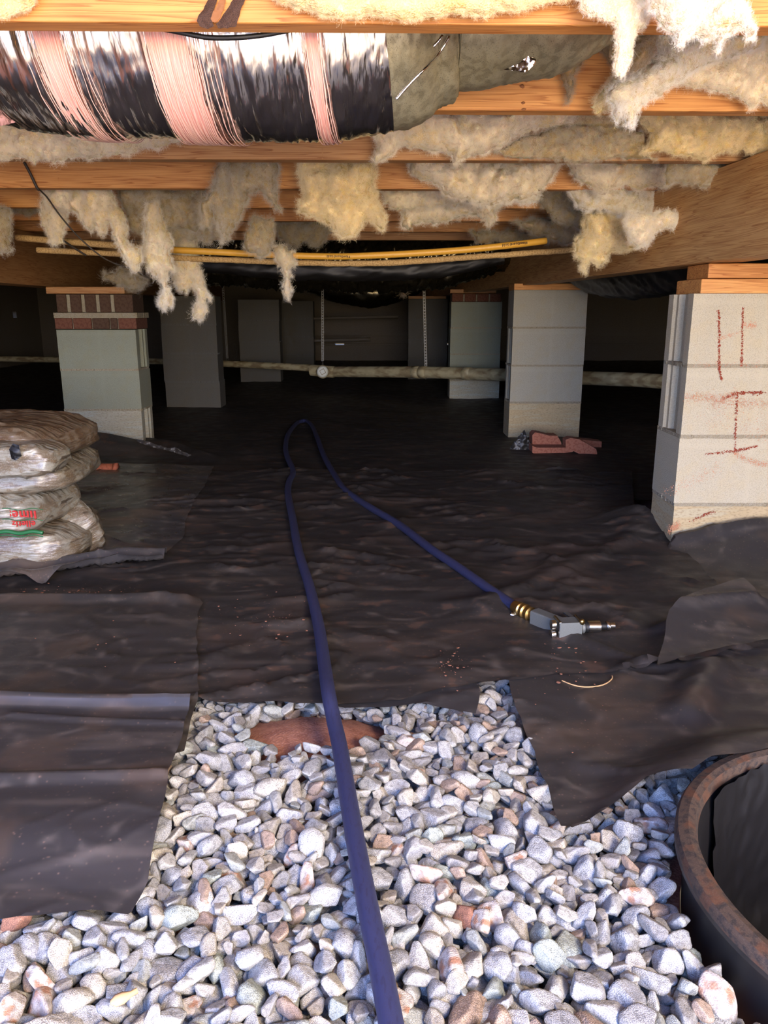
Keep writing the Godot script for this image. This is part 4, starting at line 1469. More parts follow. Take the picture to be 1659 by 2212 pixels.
func insulation() -> void:
	for k in 3:
		wisps.append(wisp_mesh(500 + k))
	for look in ["wool", "wool_white", "wool_yellow", "wool_grey", "wool_dirty"]:
		var c: Color = {"wool": Color(0.90, 0.86, 0.77), "wool_white": Color(0.91, 0.89, 0.84), "wool_yellow": Color(0.90, 0.83, 0.66), "wool_grey": Color(0.72, 0.68, 0.60), "wool_dirty": Color(0.62, 0.56, 0.47)}[look]
		mat("wisp_" + look, c, 0.95)
	# against the nearest joist
	batt("pale wool scrap at the very top left corner over the nearest joist", [-60, -70, 74, -70, 70, 12, 50, 22, 28, 30, 0, 33, -60, 33], 1.145, 0.022, "wool_yellow", 0.2)
	batt("long pale wool fringe drooping over the top of the nearest joist", [588, -70, 596, 0, 640, 12, 690, 28, 740, 33, 800, 26, 840, 38, 895, 40, 950, 36, 1050, 36, 1080, 24, 1140, 14, 1200, 8, 1262, -2, 1300, -70], 1.14, 0.032, "wool_yellow", 0.2)
	batt("thin wool strand hanging across the nearest joist beside the bright clump", [1244, -60, 1262, 20, 1300, 38, 1330, 44, 1336, 100, 1326, 146, 1334, 166, 1348, 158, 1364, 112, 1372, 70, 1396, 60, 1412, 20, 1416, -60], 1.12, 0.022, "wool", 0.9)
	batt("bright white wool clump, nearest of all, hanging at the top right", [1400, -90, 1408, 20, 1436, 56, 1466, 72, 1462, 92, 1474, 78, 1512, 84, 1548, 84, 1554, 112, 1562, 84, 1582, 76, 1604, 64, 1614, 84, 1632, 80, 1614, 40, 1596, -10, 1590, -90], 1.06, 0.07, "wool_white", 0.6, 1.3)
	# bay behind it
	batt("torn yellow wool loop around a hole, right of the duct's end", [1204, 132, 1250, 84, 1300, 76, 1338, 92, 1336, 132, 1318, 142, 1298, 118, 1286, 96, 1264, 108, 1250, 114, 1258, 140, 1246, 156, 1236, 166, 1238, 202, 1228, 224, 1221, 190, 1216, 160], 1.615, 0.022, "wool_dirty", 0.4)
	batt("yellow wool strip slanting down beside the white forked tuft", [1336, 126, 1322, 168, 1310, 190, 1290, 206, 1273, 234, 1290, 250, 1314, 234, 1336, 190, 1350, 150], 1.585, 0.03, "wool_yellow", 0.5)
	batt("white forked wool tuft whose two tips hang below the second joist", [1396, 70, 1420, 110, 1398, 140, 1346, 160, 1320, 184, 1312, 206, 1326, 226, 1331, 264, 1338, 236, 1350, 258, 1362, 272, 1374, 240, 1400, 214, 1432, 210, 1452, 186, 1474, 170, 1506, 150, 1566, 122, 1640, 100, 1659, 70], 1.52, 0.075, "wool_white", 0.6)
	batt("broad cream wool slab at the right edge above the second joist", [1470, 70, 1760, 70, 1760, 260, 1690, 240, 1659, 232, 1640, 214, 1626, 236, 1600, 206, 1556, 196, 1500, 192, 1462, 182], 1.60, 0.05, "wool", 0.4)
	batt("grey dusty wool hanging above the forked white tuft", [1366, 72, 1412, 72, 1410, 100, 1398, 128, 1390, 144, 1372, 150, 1360, 140, 1362, 110], 1.44, 0.03, "wool_dirty", 0.8)
	# in front of the third joist
	batt("cream wool slab under the foil duct at the left", [-80, 215, 430, 240, 412, 294, 340, 318, 270, 330, 200, 337, 130, 345, 85, 347, 78, 360, 64, 350, 30, 345, -80, 347], 2.10, 0.075, "wool", 0.2)
	batt("long cream wool slab right of the duct, bulging below the second joist", [760, 240, 920, 225, 1250, 225, 1236, 262, 1150, 286, 1104, 300, 1060, 320, 1016, 336, 984, 350, 974, 340, 948, 334, 900, 322, 862, 312, 846, 326, 826, 350, 812, 356, 806, 345, 816, 312, 796, 292], 2.09, 0.085, "wool", 0.15)
	batt("yellow wool slab under the second joist at the right edge", [1362, 230, 1760, 228, 1760, 336, 1659, 328, 1592, 332, 1556, 326, 1540, 336, 1520, 341, 1470, 334, 1412, 325, 1384, 331, 1402, 310, 1408, 286, 1382, 270], 2.08, 0.06, "wool_yellow", 0.15)
	batt("flat grey dusty wool lump clinging to the third joist's face", [1050, 328, 1150, 292, 1232, 268, 1330, 268, 1392, 290, 1396, 330, 1420, 345, 1300, 347, 1200, 347, 1100, 344], 2.135, 0.022, "wool_grey", 0.1, 0.5)
	# below the third joist
	batt("dirty dark wool clump with two hanging points on the fourth joist", [478, 345, 596, 345, 598, 420, 602, 455, 592, 442, 576, 425, 560, 410, 545, 415, 532, 412, 530, 440, 514, 470, 496, 500, 480, 524, 477, 500, 470, 468, 462, 446, 455, 472, 449, 494, 439, 478, 436, 440, 460, 396], 2.56, 0.05, "wool_grey", 0.7)
	batt("big cream wool tuft hanging between the joists above the cleanout", [648, 340, 812, 340, 812, 400, 820, 415, 814, 440, 830, 474, 832, 496, 815, 486, 790, 474, 776, 500, 740, 515, 728, 504, 700, 478, 680, 470, 642, 462, 654, 440, 664, 420, 650, 400, 642, 372], 2.50, 0.10, "wool_yellow", 0.4, 1.4)
	batt("wide drooping wool belly in the middle below the third joist", [880, 335, 1214, 335, 1196, 375, 1170, 408, 1130, 430, 1080, 441, 1058, 446, 1010, 430, 984, 424, 950, 402, 910, 392, 890, 376], 2.55, 0.11, "wool", 0.15)
	batt("cream wool belly right of the middle, tapering below the third joist", [1210, 335, 1480, 335, 1540, 370, 1500, 398, 1450, 399, 1400, 405, 1332, 400, 1312, 405, 1305, 421, 1290, 410, 1260, 391, 1232, 374], 2.57, 0.085, "wool", 0.2)
	batt("dusty wool slab lying over the near end of the right girder", [1440, 345, 1780, 350, 1780, 408, 1640, 396, 1590, 408, 1560, 402, 1510, 402, 1440, 392], 2.30, 0.05, "wool_grey", 0.15)
	# farther bays
	batt("grey wool slab left of the wide belly, over the fourth joist's shadow", [814, 400, 1010, 400, 1050, 425, 1010, 440, 960, 446, 900, 448, 860, 449, 832, 438], 2.90, 0.05, "wool", 0.1)
	batt("ragged cream wool strip below the wide belly in the middle", [880, 440, 1000, 425, 1105, 436, 1066, 455, 1062, 480, 1056, 490, 1050, 470, 1000, 470, 962, 482, 930, 480, 906, 482, 882, 497, 869, 490, 870, 460], 2.98, 0.07, "wool", 0.25)
	batt("pale wool sheet spread under the fourth joist towards the right girder", [1222, 402, 1570, 405, 1500, 448, 1480, 464, 1440, 470, 1382, 471, 1322, 463, 1252, 446], 2.70, 0.05, "wool_white", 0.25)
	batt("bluish grey wool slab beside the fifth joist, left of the yellow lump", [1152, 402, 1262, 402, 1300, 450, 1296, 490, 1252, 496, 1202, 478, 1172, 452], 3.05, 0.05, "wool_grey", 0.2)
	batt("fat yellow wool lump hanging in front of the right girder with a curled tail", [1266, 462, 1362, 460, 1412, 470, 1412, 510, 1392, 530, 1362, 540, 1332, 545, 1302, 550, 1308, 562, 1290, 569, 1275, 560, 1263, 572, 1264, 592, 1254, 584, 1257, 562, 1243, 556, 1246, 522, 1262, 506], 2.74, 0.10, "wool_yellow", 0.25, 1.3)
	batt("pleated wool edge draped on the girder beside the yellow lump", [1358, 458, 1500, 450, 1484, 482, 1440, 490, 1412, 506, 1398, 530, 1372, 541, 1354, 502], 2.50, 0.05, "wool", 0.4)
	batt("grey wool batt sloping behind the end of the yellow pipe", [1104, 476, 1246, 470, 1286, 500, 1270, 528, 1204, 522, 1160, 502], 3.45, 0.05, "wool_grey", 0.2)
	batt("small white wool scrap below the wide belly's right end", [1100, 430, 1166, 412, 1160, 430, 1146, 440, 1126, 440], 2.80, 0.02, "wool_white", 0.3)
	batt("thin grey wool remnant above the right end of the yellow pipe", [1010, 500, 1120, 498, 1190, 520, 1120, 524, 1040, 522], 3.9, 0.03, "wool_grey", 0.2)
	batt("pale wool remnant above the foil glints left of the cleanout strap", [588, 480, 742, 480, 702, 514, 684, 532, 664, 520, 642, 532, 618, 522, 600, 510], 3.95, 0.03, "wool_grey", 0.3)
	# left side
	batt("long pale wool tuft swept to the right at the upper left, behind the wire", [88, 405, 236, 405, 252, 430, 262, 460, 272, 490, 282, 530, 304, 540, 306, 566, 292, 587, 280, 575, 262, 540, 246, 508, 236, 480, 233, 500, 216, 512, 208, 490, 200, 502, 186, 490, 178, 465, 164, 456, 140, 452, 120, 450, 104, 440], 2.85, 0.06, "wool", 0.85)
	batt("narrow pale wool strand hanging over the left ends of the yellow pipes", [90, 432, 130, 432, 148, 500, 128, 526, 115, 533, 105, 526, 100, 500, 91, 470], 3.02, 0.04, "wool", 0.9)
	batt("pale wool lobe at the left frame edge above the left girder", [-60, 445, 20, 452, 27, 480, 20, 500, 22, 540, 0, 543, -60, 540], 2.95, 0.05, "wool_grey", 0.6)
	batt("grey wool mass filling the bay right of the wire", [250, 405, 446, 405, 442, 470, 430, 500, 400, 500, 330, 496, 300, 502, 284, 490, 268, 450], 3.02, 0.06, "wool_grey", 0.3)
	batt("long thin wool strand with a knotted end, hanging left of the pair", [322, 440, 342, 440, 372, 520, 369, 550, 377, 586, 363, 586, 359, 610, 369, 622, 369, 660, 356, 669, 344, 656, 348, 630, 351, 615, 345, 591, 330, 592, 318, 570, 308, 540], 2.95, 0.045, "wool", 0.9, 1.3)
	batt("thin wool strand with a frayed end, hanging lowest right of its twin", [372, 470, 425, 470, 432, 600, 447, 622, 456, 652, 446, 644, 446, 672, 431, 692, 420, 686, 418, 665, 425, 645, 414, 620, 405, 634, 384, 630, 379, 600], 3.30, 0.04, "wool", 0.9, 1.3)
	batt("tangled grey wool shred above the left end of the bright yellow pipe", [346, 488, 486, 490, 482, 510, 440, 521, 430, 510, 415, 522, 400, 515, 380, 522, 360, 510], 3.1, 0.03, "wool_grey", 0.4)
	batt("wool scrap resting on top of the brick-topped pier", [224, 588, 250, 588, 264, 584, 302, 598, 318, 606, 300, 626, 285, 630, 264, 616, 240, 616, 224, 602], 4.03, 0.03, "wool_grey", 0.4)
	batt("translucent wool tongue hanging in front of the yellow pipe", [543, 470, 592, 470, 592, 510, 582, 546, 566, 562, 555, 545, 535, 540, 532, 508], 2.95, 0.03, "wool_grey", 0.9)
	batt("small wool knot snagged on the yellow pipe with a hanging spike", [588, 530, 612, 536, 637, 542, 640, 570, 622, 580, 626, 612, 622, 652, 615, 622, 612, 582, 600, 576, 594, 556], 3.185, 0.045, "wool", 0.9)
	batt("dim wool rags hanging below the far foil duct around the pipe straps", [690, 604, 720, 545, 800, 540, 880, 540, 960, 540, 1006, 560, 962, 602, 902, 610, 876, 616, 872, 638, 862, 612, 802, 616, 742, 606], 5.5, 0.04, "wool_dirty", 0.4)
	batt("small pale wool scrap at the far left over the fifth joist", [-40, 440, 60, 444, 104, 448, 96, 462, 40, 462, -40, 460], 3.5, 0.03, "wool_grey", 0.2)

# ---------------------------------------------------------------- pipes, straps, wire
func pipes() -> void:
	var t := thing("waste_pipe", "dusty pale plastic waste pipe running across the back behind the piers", "pipe")
	var big := [dp(1660, 842, 4.35), dp(1400, 822, 4.95), dp(1330, 819, 5.1), dp(1040, 808, 5.85), dp(900, 804, 6.25), dp(712, 803, 6.85)]
	put("pipe_run", tube(spline(big, 0.05), PackedFloat32Array([0.0445]), 18), M.pvc, t)
	var small := [dp(690, 796, 6.95), dp(560, 789, 7.3), dp(465, 785, 7.6), dp(320, 780, 8.05), dp(50, 776, 8.5), dp(-80, 774, 8.8)]
	put("pipe_run", tube(spline(small, 0.05), PackedFloat32Array([0.030]), 16), M.pvc, t)
	for q in [[900, 804, 6.25], [915, 804, 6.2], [1010, 807, 5.93]]:
		var c := dp(q[0], q[1], q[2])
		var dir := (dp(1040, 808, 5.85) - dp(900, 804, 6.25)).normalized()
		put("coupling", tube(PackedVector3Array([c - dir * 0.03, c + dir * 0.03]), PackedFloat32Array([0.0475]), 18), M.pvc, t)
	var c := dp(697, 803, 6.84)
	var face := (EYE - c).normalized()
	put("tee", tube(PackedVector3Array([c + Vector3(-0.10, 0.01, -0.04), c + Vector3(0.10, 0, 0.04)]), PackedFloat32Array([0.048, 0.050]), 18), M.pvc, t)
	put("cleanout_hub", tube(PackedVector3Array([c, c + face * 0.075]), PackedFloat32Array([0.056]), 24), M.pvc, t)
	var cap := put("cleanout_plug", lathe([Vector2(0, 0.010), Vector2(0.038, 0.010), Vector2(0.038, 0.010), Vector2(0.044, 0.006), Vector2(0.048, 0.0), Vector2(0.048, -0.01)], 28), M.pvc_cap, t)
	cap.transform = Transform3D(along(c, c + face), c + face * 0.078)
	var nub := put("square_nub", cbox(Vector3(0.042, 0.012, 0.042), 0.003), M.pvc, cap, Vector3(0, 0.012, 0), Vector3(0, 0.5, 0))
	put("nub_face", cbox(Vector3(0.034, 0.004, 0.034), 0.001), M.pvc_cap, cap, Vector3(0, 0.018, 0), Vector3(0, 0.5, 0))
	# perforated hanger straps
	for s in [[697, 588, 697, 780, 6.9, "middle perforated metal pipe strap, hanging above the round cleanout"], [914, 590, 920, 792, 6.2, "right perforated metal pipe strap, hanging in front of the far pier"], [482, 636, 491, 774, 7.55, "left perforated metal pipe strap, hanging beside the dark left pier"]]:
		var a := dp(s[0], s[1], s[4])
		a.y = 1.066
		var b := dp(s[2], s[3], s[4])
		var st := thing("pipe_strap", s[5], "strap", Vector3.ZERO, "perforated straps that hold up the waste pipe")
		var v := PackedVector3Array()
		var n := PackedVector3Array()
		var ix := PackedInt32Array()
		var l := a.distance_to(b)
		var k := int(l / 0.022)
		var dn := (b - a) / k
		var w := 0.0105
		for i in k:                       # each link: a plate with a square hole
			var o := a + dn * i
			for r in [[-w, w, 0.0, 0.25], [-w, w, 0.72, 1.0], [-w, -w * 0.45, 0.25, 0.72], [w * 0.45, w, 0.25, 0.72]]:
				var b0 := v.size()
				for q in [[r[0], r[2]], [r[1], r[2]], [r[1], r[3]], [r[0], r[3]]]:
					v.append(o + Vector3(q[0], 0, 0) + dn * q[1])
					n.append(Vector3.BACK)
				ix.append_array([b0, b0 + 1, b0 + 2, b0, b0 + 2, b0 + 3])
				for q in 4:
					v.append(v[b0 + q] + Vector3(0, 0, -0.0012))
					n.append(Vector3.FORWARD)
				ix.append_array([b0 + 4, b0 + 6, b0 + 5, b0 + 4, b0 + 7, b0 + 6])
		put("perforated_band", mk(v, ix, PackedColorArray(), n), M.strap, st)
		var rad := 0.034 if s[0] == 482 else 0.049
		var ring := PackedVector3Array()
		for i in 25:
			ring.append(b + Vector3(0, -rad, 0) + Vector3(0, cos(i * TAU / 24), sin(i * TAU / 24)) * rad)
		put("loop", tube(ring, PackedFloat32Array([0.003]), 6), M.strap, st)
	# golden water pipes
	t = thing("water_pipe", "bright golden plastic water pipe with printed lettering", "pipe")
	var up := [dp(36, 513, 3.25), dp(130, 521, 3.22), dp(260, 531, 3.2), dp(380, 540, 3.2), dp(480, 545, 3.2), dp(600, 551, 3.2), dp(720, 554, 3.2), dp(800, 552, 3.2), dp(900, 547, 3.2), dp(1000, 540, 3.2), dp(1090, 531, 3.2), dp(1180, 520, 3.22)]
	var all := spline(up, 0.02)
	var split := 0
	for i in all.size():
		if all[i].x < dp(370, 540, 3.2).x:
			split = i
	put("dusty_length", tube(all.slice(0, split + 1), PackedFloat32Array([0.0125]), 14), M.cpvc_dusty, t)
	put("clean_length", tube(all.slice(split), PackedFloat32Array([0.0125]), 14), M.cpvc, t)
	for q in [[1112, 527, 3.2, 0.105, 0.0128], [731, 554, 3.2, -0.02, 0.0118]]:
		var tm := TextMesh.new()
		var sf := SystemFont.new()
		sf.font_names = PackedStringArray(["Droid Sans"])
		sf.font_weight = 700
		tm.font = sf
		tm.text = "FlowGuard Gold"
		tm.font_size = 32
		tm.pixel_size = q[4] / 32.0
		tm.depth = 0.0008
		tm.curve_step = 2.0
		var o := put("printed_lettering", tm, M.ink, t, dp(q[0], q[1], q[2] - 0.0126))
		o.rotation = Vector3(-0.05, 0, PI + q[3])
	t = thing("water_pipe", "dust-coated water pipe running just below the golden one", "pipe")
	var low := [dp(80, 540, 3.28), dp(180, 545, 3.28), dp(290, 550, 3.27), dp(380, 557, 3.27), dp(480, 561, 3.27), dp(600, 566, 3.27), dp(720, 569, 3.27), dp(830, 568, 3.27), dp(920, 563, 3.27), dp(1010, 556, 3.27), dp(1110, 549, 3.27), dp(1244, 539, 3.27)]
	put("pipe_run", tube(spline(low, 0.02), PackedFloat32Array([0.0105]), 14, 1.0, func(p, _i, a): return N.tuft.get_noise_3d(p.x * 1.5, a * 0.01, p.y) * 0.003 + 0.001), M.cpvc_dusty, t)
	for q in [[585, 690, 860, 684, 9.5, 0.018, "thin upper water pipe far back in the dark between the straps"], [585, 738, 800, 733, 9.5, 0.022, "thin lower pipe near the far wall, low in the dark"]]:
		var p0 := dp(q[0], q[1], q[4])
		var p1 := dp(q[2], q[3], q[4])
		solo("water_pipe", tube(PackedVector3Array([p0, p1]), PackedFloat32Array([q[5]]), 10), M.pvc_dim, q[6], "pipe")
	# loose wires at the left
	for w in [[[52, 350, 66, 376, 79, 404, 84, 410], 2.60, "short dark wire stub hanging from the third joist at the left"], [[79, 405, 100, 424, 130, 466, 170, 512, 216, 552, 250, 570, 284, 580, 320, 600, 350, 606], 2.72, "thin grey wire looping from the fourth joist past the wool"], [[126, 512, 152, 530, 186, 552], 3.15, "short thick dark cable end below the left yellow pipe ends"]]:
		var pts := []
		for i in range(0, w[0].size(), 2):
			pts.append(dp(w[0][i], w[0][i + 1], w[1] + i * (0.004 if w[0].size() == 8 else 0.02)))
		solo("wire", tube(spline(pts, 0.02), PackedFloat32Array([0.0028 if w[0].size() > 8 else 0.0042]), 6), M.wire, w[2], "wire")

# ---------------------------------------------------------------- sacks
func sack_mesh(l: float, h: float, w: float, sd: float, sag: float) -> ArrayMesh:
	var v := PackedVector3Array()
	var ix := PackedInt32Array()
	var nu := 72
	var nv := 48
	for j in nv + 1:
		var b := -PI / 2 + PI * j / nv
		for i in nu:
			var a := TAU * i / nu
			var d := Vector3(cos(b) * cos(a), sin(b), cos(b) * sin(a))
			var e := 0.42
			var q := Vector3(signf(d.x) * pow(absf(d.x), e), signf(d.y) * pow(absf(d.y), 0.55), signf(d.z) * pow(absf(d.z), e))
			var p := Vector3(q.x * l, q.y * h * (1.0 - 0.25 * pow(absf(q.x), 5)), q.z * w) * 0.5
			var k: float = N.lump.get_noise_3d(p.x * 0.7 + sd, p.y, p.z * 0.7)
			var f := 1.0 - absf(N.fold.get_noise_3d(p.x * 1.4 + sd, p.y * 3.4, p.z * 1.4))
			p += d * (k * 0.009 + pow(f, 7) * 0.006 + N.crumple.get_noise_3d(p.x + sd, p.y * 1.5, p.z) * 0.003)
			p.y -= sag * pow(absf(q.x), 3)
			v.append(p)
	for j in nv:
		for i in nu:
			var a := j * nu + i
			var b := j * nu + (i + 1) % nu
			ix.append_array([a, b, a + nu, b, b + nu, a + nu])
	return mk(v, ix)

func lettering(text: String, size: float, m: Material, parent: Node3D, at: Vector3, turn: Vector3) -> void:
	var tm := TextMesh.new()
	var sf := SystemFont.new()
	sf.font_names = PackedStringArray(["Droid Sans"])
	sf.font_weight = 700
	tm.font = sf
	tm.text = text
	tm.font_size = 48
	tm.pixel_size = size / 48.0
	tm.depth = 0.003
	tm.horizontal_alignment = HORIZONTAL_ALIGNMENT_LEFT
	var o := put("printed_lettering", tm, m, parent)
	o.global_position = at
	o.rotation = turn

func bags() -> void:
	# from the floor up: [label, right end x, centre height, depth centre, length, height, width, look, turn]
	var rows := [
		["lowest sack of the stack, its stained end with green lines bulging out to the right", -0.845, 0.075, -2.17, 0.66, 0.135, 0.42, "sack", 0.12],
		["third sack down, printed upside down in red with a wavy green band", -0.885, 0.185, -2.13, 0.62, 0.125, 0.38, "sack_pale", -0.05],
		["second sack from the top, pale wrinkled plastic with green lines at its end", -0.835, 0.275, -2.17, 0.64, 0.105, 0.42, "sack", 0.08],
		["topmost sack of the stack, brown plastic with a torn pale front", -0.825, 0.365, -2.16, 0.62, 0.105, 0.40, "sack_brown", -0.10]]
	for r in rows:
		var k := sack_mesh(r[4], r[5], r[6], r[2] * 30.0, 0.010)
		var t := thing("sack", r[0], "sack", Vector3(r[1] - r[4] * 0.5, r[2], r[3]), "stack of plastic sacks at the left")
		t.rotation.y = r[8]
		put("sack_body", k, M[r[7]], t)
		if r[7] == "sack_pale":
			# print on the front face, upside down
			var z := 1.944
			lettering("limestone", 0.031, M.print_red, t, dp(80, 1112, z), Vector3(0, 0, PI))
			lettering("elletized", 0.021, M.print_red, t, dp(77, 1131, z), Vector3(0, 0, PI))
			for w in [[1150, 0.0055], [1123, 0.0010], [1158, 0.0014], [1100, 0.0010]]:
				var pts := []
				for i in 16:
					pts.append(dp(-60 + i * 10.2, w[0] - 2.2 * sin(i * 1.1), z - 0.004))
				put("printed_line", tube(spline(pts, 0.01), PackedFloat32Array([w[1]]), 6, 1.0), M.print_green, t).global_transform = Transform3D.IDENTITY
		else:
			var pts := []
			for i in 18:                       # green line that runs round the right-hand end
				var a := lerpf(-0.9, 1.2, i / 17.0)
				pts.append(Vector3(r[4] * 0.5 * (0.90 - 0.06 * i / 17.0), sin(a) * r[5] * 0.50, cos(a) * r[6] * 0.40 + 0.02))
	# torn pale mouth of the topmost sack
	var t2 := thing("sack", "torn pale sack end facing the camera below the top sack's brown plastic", "sack", dp(20, 985, 1.90))
	put("sack_body", sack_mesh(0.36, 0.085, 0.16, 77.0, 0.0), M.sack_pale, t2, Vector3(-0.07, -0.012, -0.05))
	put("torn_flap", plate([20, 970, 28, 958, 42, 962, 46, 985, 36, 994, 24, 992], 1.855, 0.004, 0.004), M.rubber, t2).global_transform = Transform3D.IDENTITY
	# folded sack end beside the stack
	var t3 := thing("sack", "crumpled grey sack end with a green line leaning beside the stack", "sack", Vector3(-0.91, 0.085, -2.24), "")
	t3.rotation = Vector3(0.15, 0.7, 0.35)
	put("sack_body", sack_mesh(0.10, 0.16, 0.20, 55.0, 0.0), M.sack, t3)

# ---------------------------------------------------------------- hose and air gun
func hose_and_gun() -> void:
	var px := [[862, 2320, 0.02], [845, 2212, 0.022], [820, 2080, 0.024], [795, 1960, 0.026], [765, 1800, 0.026], [735, 1620, 0.028], [722, 1560, 0.032], [710, 1500, 0.044], [700, 1430, 0.036], [688, 1350, 0.03], [668, 1265, 0.03], [645, 1190, 0.03], [632, 1120, 0.028], [622, 1065, 0.026], [625, 1040, 0.025], [633, 1018, 0.025], [620, 985, 0.024], [617, 965, 0.024], [621, 942, 0.022], [632, 924, 0.022], [645, 912, 0.022], [662, 910, 0.022], [675, 922, 0.022], [685, 945, 0.023], [700, 985, 0.025], [722, 1025, 0.026], [745, 1058, 0.028], [790, 1090, 0.028], [860, 1132, 0.03], [930, 1185, 0.03], [985, 1222, 0.03], [1050, 1268, 0.03], [1105, 1305, 0.031], [1118, 1313, 0.031]]
	var pts := []
	for p in px:
		pts.append(gp(p[0], p[1], p[2]))
	var hose := solo("air_hose", tube(spline(pts, 0.012), PackedFloat32Array([0.0128]), 16, 0.92), M.hose, "blue rubber air hose running over the gravel and doubling back to the metal air gun", "hose")
	# the gun
	var h := 0.034
	var a := gp(1112, 1310, h)
	var b := gp(1152, 1330, h)
	var c := gp(1212, 1354, h)
	var t := thing("air_gun", "grey metal air blow gun with brass fitting lying on the plastic sheet", "air gun", a)
	var loc := func(o: MeshInstance3D, from: Vector3, to: Vector3) -> void:
		o.global_transform = Transform3D(along(from, to), from)
	var l := a.distance_to(b)
	var prof := [Vector2(0, 0), Vector2(0.0145, 0), Vector2(0.0145, l * 0.2), Vector2(0.0165, l * 0.22), Vector2(0.0165, l * 0.36), Vector2(0.0135, l * 0.4), Vector2(0.0135, l * 0.46), Vector2(0.0175, l * 0.5), Vector2(0.0175, l * 0.6), Vector2(0.013, l * 0.64), Vector2(0.013, l * 0.7), Vector2(0.0165, l * 0.74), Vector2(0.0165, l * 0.86), Vector2(0.011, l * 0.9), Vector2(0.011, l * 1.05)]
	loc.call(put("brass_fitting", lathe(prof, 20), M.brass, t), a, b)
	var cl := put("hose_clamp", tube(PackedVector3Array([a + Vector3(-0.012, -0.012, 0.016), a + Vector3(0.012, -0.022, 0.020)]), PackedFloat32Array([0.0065]), 10), M.steel, t)
	cl.global_transform = Transform3D.IDENTITY
	var l2 := b.distance_to(c)
	var body := put("handle", cbox(Vector3(0.030, l2, 0.034), 0.004), M.zinc, t)
	var bs := along(b, c)
	body.global_transform = Transform3D(bs, b.lerp(c, 0.5))
	# valve box
	var d := gp(1226, 1356, h)
	var e := gp(1290, 1353, h)
	var ax := along(d, e)
	var box := put("valve_box", cbox(Vector3(0.036, 0.048, 0.036), 0.003), M.zinc, t)
	box.global_transform = Transform3D(ax, d)
	for s in [-1.0, 1.0]:
		var fl := put("flange", cbox(Vector3(0.042, 0.007, 0.044), 0.002), M.steel, t)
		fl.global_transform = Transform3D(ax, d + ax.y * 0.023 * s)
	var rim := put("cover_plate", cbox(Vector3(0.006, 0.050, 0.040), 0.001), M.zinc, t)
	rim.global_transform = Transform3D(ax, d + ax.x * -0.019)
	for s in [[-0.034, 0.006, 0.014], [-0.034, 0.005, -0.008]]:
		var sc := put("screw_head", lathe([Vector2(0, 0.006), Vector2(0.007, 0.006), Vector2(0.010, 0.003), Vector2(0.010, -0.006), Vector2(0, -0.006)], 16), M.steel, t)
		sc.global_transform = Transform3D(ax, d + ax.y * s[0] + ax.x * 0.0 + Vector3(0, s[2], 0.012))
	for s in [-0.021, 0.021]:
		var sc := put("screw_head", tube(PackedVector3Array([Vector3(0, s, 0.018), Vector3(0, s, 0.024)]), PackedFloat32Array([0.006]), 12), M.brass, t)
		sc.global_position = d + ax.y * 0.026
	var f0 := d + ax.y * 0.026
	var nose := [[0.014, 0.0, 0.010, "zinc", "neck"], [0.0135, 0.010, 0.018, "rubber", "seal_ring"], [0.0135, 0.018, 0.046, "steel", "collar"], [0.0085, 0.046, 0.060, "rubber", "stem"], [0.011, 0.060, 0.068, "steel", "hex_nut"], [0.007, 0.068, 0.080, "steel", "nozzle_tip"]]
	for n in nose:
		var o := put(n[4], lathe([Vector2(0, 0), Vector2(n[0] * 0.92, 0), Vector2(n[0], 0.0012), Vector2(n[0], n[2] - n[1] - 0.0012), Vector2(n[0] * 0.92, n[2] - n[1]), Vector2(0, n[2] - n[1])], 6 if n[4] == "hex_nut" else 22), M[n[3]], t)
		o.global_transform = Transform3D(ax, f0 + ax.y * n[1])
	var lv := put("trigger_lever", cbox(Vector3(0.012, 0.052, 0.004), 0.001), M.zinc, t)
	var la := gp(1242, 1338, 0.045)
	var lb := gp(1216, 1320, 0.030)
	lv.global_transform = Transform3D(along(lb, la), la.lerp(lb, 0.5))

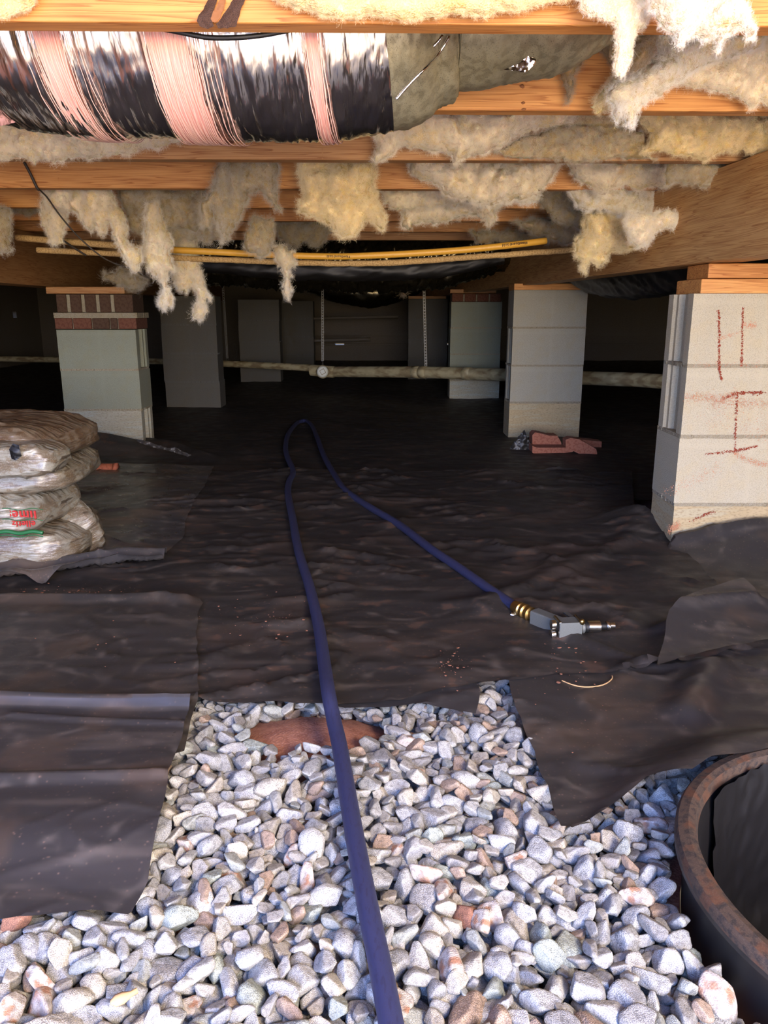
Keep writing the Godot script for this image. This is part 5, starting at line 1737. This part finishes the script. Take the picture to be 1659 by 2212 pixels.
# ---------------------------------------------------------------- small things
func small_things() -> void:
	# broken bricks at the second pier
	for b in [[[1150, 940, 1156, 934, 1172, 937, 1186, 941, 1204, 941, 1212, 955, 1214, 966, 1150, 970], 3.98, 0.09, "upper broken brick leaning against the second right pier"], [[1150, 963, 1160, 967, 1236, 967, 1238, 976, 1162, 986, 1150, 978], 3.88, 0.10, "lower brick lying flat under the broken one at the second right pier"], [[1222, 950, 1232, 946, 1252, 949, 1288, 970, 1290, 980, 1284, 989, 1262, 986, 1222, 966], 3.86, 0.07, "tilted brick with a pale edge right of the broken pair"], [[1256, 950, 1300, 954, 1299, 972, 1258, 972], 4.06, 0.08, "half-hidden brick behind the tilted one at the second right pier"]]:
		var poly := PackedVector2Array()
		var mid := dp(b[0][0] + 30, 972, b[1])
		for i in range(0, b[0].size(), 2):
			var p := dp(b[0][i], b[0][i + 1], b[1])
			poly.append(Vector2(p.x - mid.x, p.y - mid.y))
		solo("brick", prism(poly, b[2], false), M.brick, b[3], "brick", mid, "loose bricks at the foot of the second pier")
	solo("plastic_flap", plate([1098, 978, 1104, 962, 1133, 928, 1140, 945, 1150, 964, 1150, 980, 1120, 984], 4.0, 0.012, 0.02), M.black_wrap, "pointed black plastic flap standing left of the loose bricks", "plastic flap")
	solo("plastic_flap", plate([294, 948, 320, 954, 362, 968, 380, 966, 392, 973, 415, 984, 436, 983, 432, 989, 408, 987, 372, 976, 330, 966, 300, 956], 3.75, 0.008, 0.012), M.film_clean, "thin shiny curl of black plastic in front of the brick-topped pier", "plastic flap")
	# terracotta pipe behind the sacks
	var t := thing("clay_pipe", "short terracotta coloured pipe sticking out from behind the sacks", "pipe")
	var a := dp(120, 1012, 3.36)
	var b := dp(246, 1013, 3.36)
	put("pipe_body", tube(PackedVector3Array([a + Vector3(-0.3, 0, -0.02), a, b]), PackedFloat32Array([0.024]), 18), M.terracotta, t)
	put("pipe_collar", tube(PackedVector3Array([b, b + Vector3(0.017, 0, 0)]), PackedFloat32Array([0.0265]), 18), M.terracotta, t)
	solo("paper_scrap", plate([285, 1166, 292, 1163, 300, 1170, 318, 1174, 312, 1177, 292, 1178, 286, 1174], 2.33, 0.010, 0.010), M.paper, "small white crumpled scrap on the plastic sheet right of the sacks", "scrap")
	# straw-like root on the lower right sheet
	var rp := []
	for q in [[1214, 1470], [1236, 1479], [1262, 1484], [1292, 1482], [1310, 1476], [1322, 1466], [1322, 1460]]:
		rp.append(gp(q[0], q[1], 0.022))
	solo("root", tube(spline(rp, 0.008), PackedFloat32Array([0.0013]), 6), M.straw, "thin pale curved root lying on the lower right plastic sheet", "root")
	var wp := []
	for q in [[238, 2166], [266, 2156], [296, 2140]]:
		wp.append(gp(q[0], q[1], 0.022))
	solo("wood_splinter", tube(spline(wp, 0.008), PackedFloat32Array([0.002, 0.006, 0.006, 0.003]), 7), M.straw, "orange brown wood splinter on the gravel at the bottom left", "splinter")
	# clay crumbs
	var base := ico(1)
	var shape := stone_mesh(base, 901)
	for g in [[1160, 1240, 1300, 1600, 70, 0.0016, "red clay crumbs scattered on the lower right plastic sheet", 0.024], [930, 1390, 1010, 1480, 60, 0.0012, "crusty red clay crumbs on the big sheet right of the hose", 0.030], [20, 1262, 300, 1298, 150, 0.0013, "clay dust crumbs on the sheet before the curled edge at the left", 0.026], [440, 1270, 700, 1400, 70, 0.0012, "tiny clay crumbs on the big sheet left of the hose", 0.030], [30, 1330, 420, 1480, 40, 0.001, "tiny pale crumbs on the left sheet with the squared corner", 0.036]]:
		var mm := MultiMesh.new()
		mm.transform_format = MultiMesh.TRANSFORM_3D
		mm.mesh = shape
		mm.instance_count = g[4]
		var c := Vector2((g[0] + g[2]) * 0.5, (g[1] + g[3]) * 0.5)
		for k in int(g[4]):
			var q := Vector2(c.x + rng.randfn(0, (g[2] - g[0]) * 0.24), c.y + rng.randfn(0, (g[3] - g[1]) * 0.22))
			var p := gp(q.x, q.y, g[7])
			var s: float = g[5] * (0.35 + 1.5 * pow(rng.randf(), 4.0))
			mm.set_instance_transform(k, Transform3D(Basis(Vector3.UP, rng.randf() * TAU).scaled(Vector3(s * 1.4, s, s * 1.2)), p))
		var mi := MultiMeshInstance3D.new()
		mi.name = numbered("clay_crumbs")
		mi.multimesh = mm
		mi.material_override = M.crumb
		add_child(mi)
		mi.set_meta("kind", "stuff")
		tag(mi, g[6], "clay crumbs")
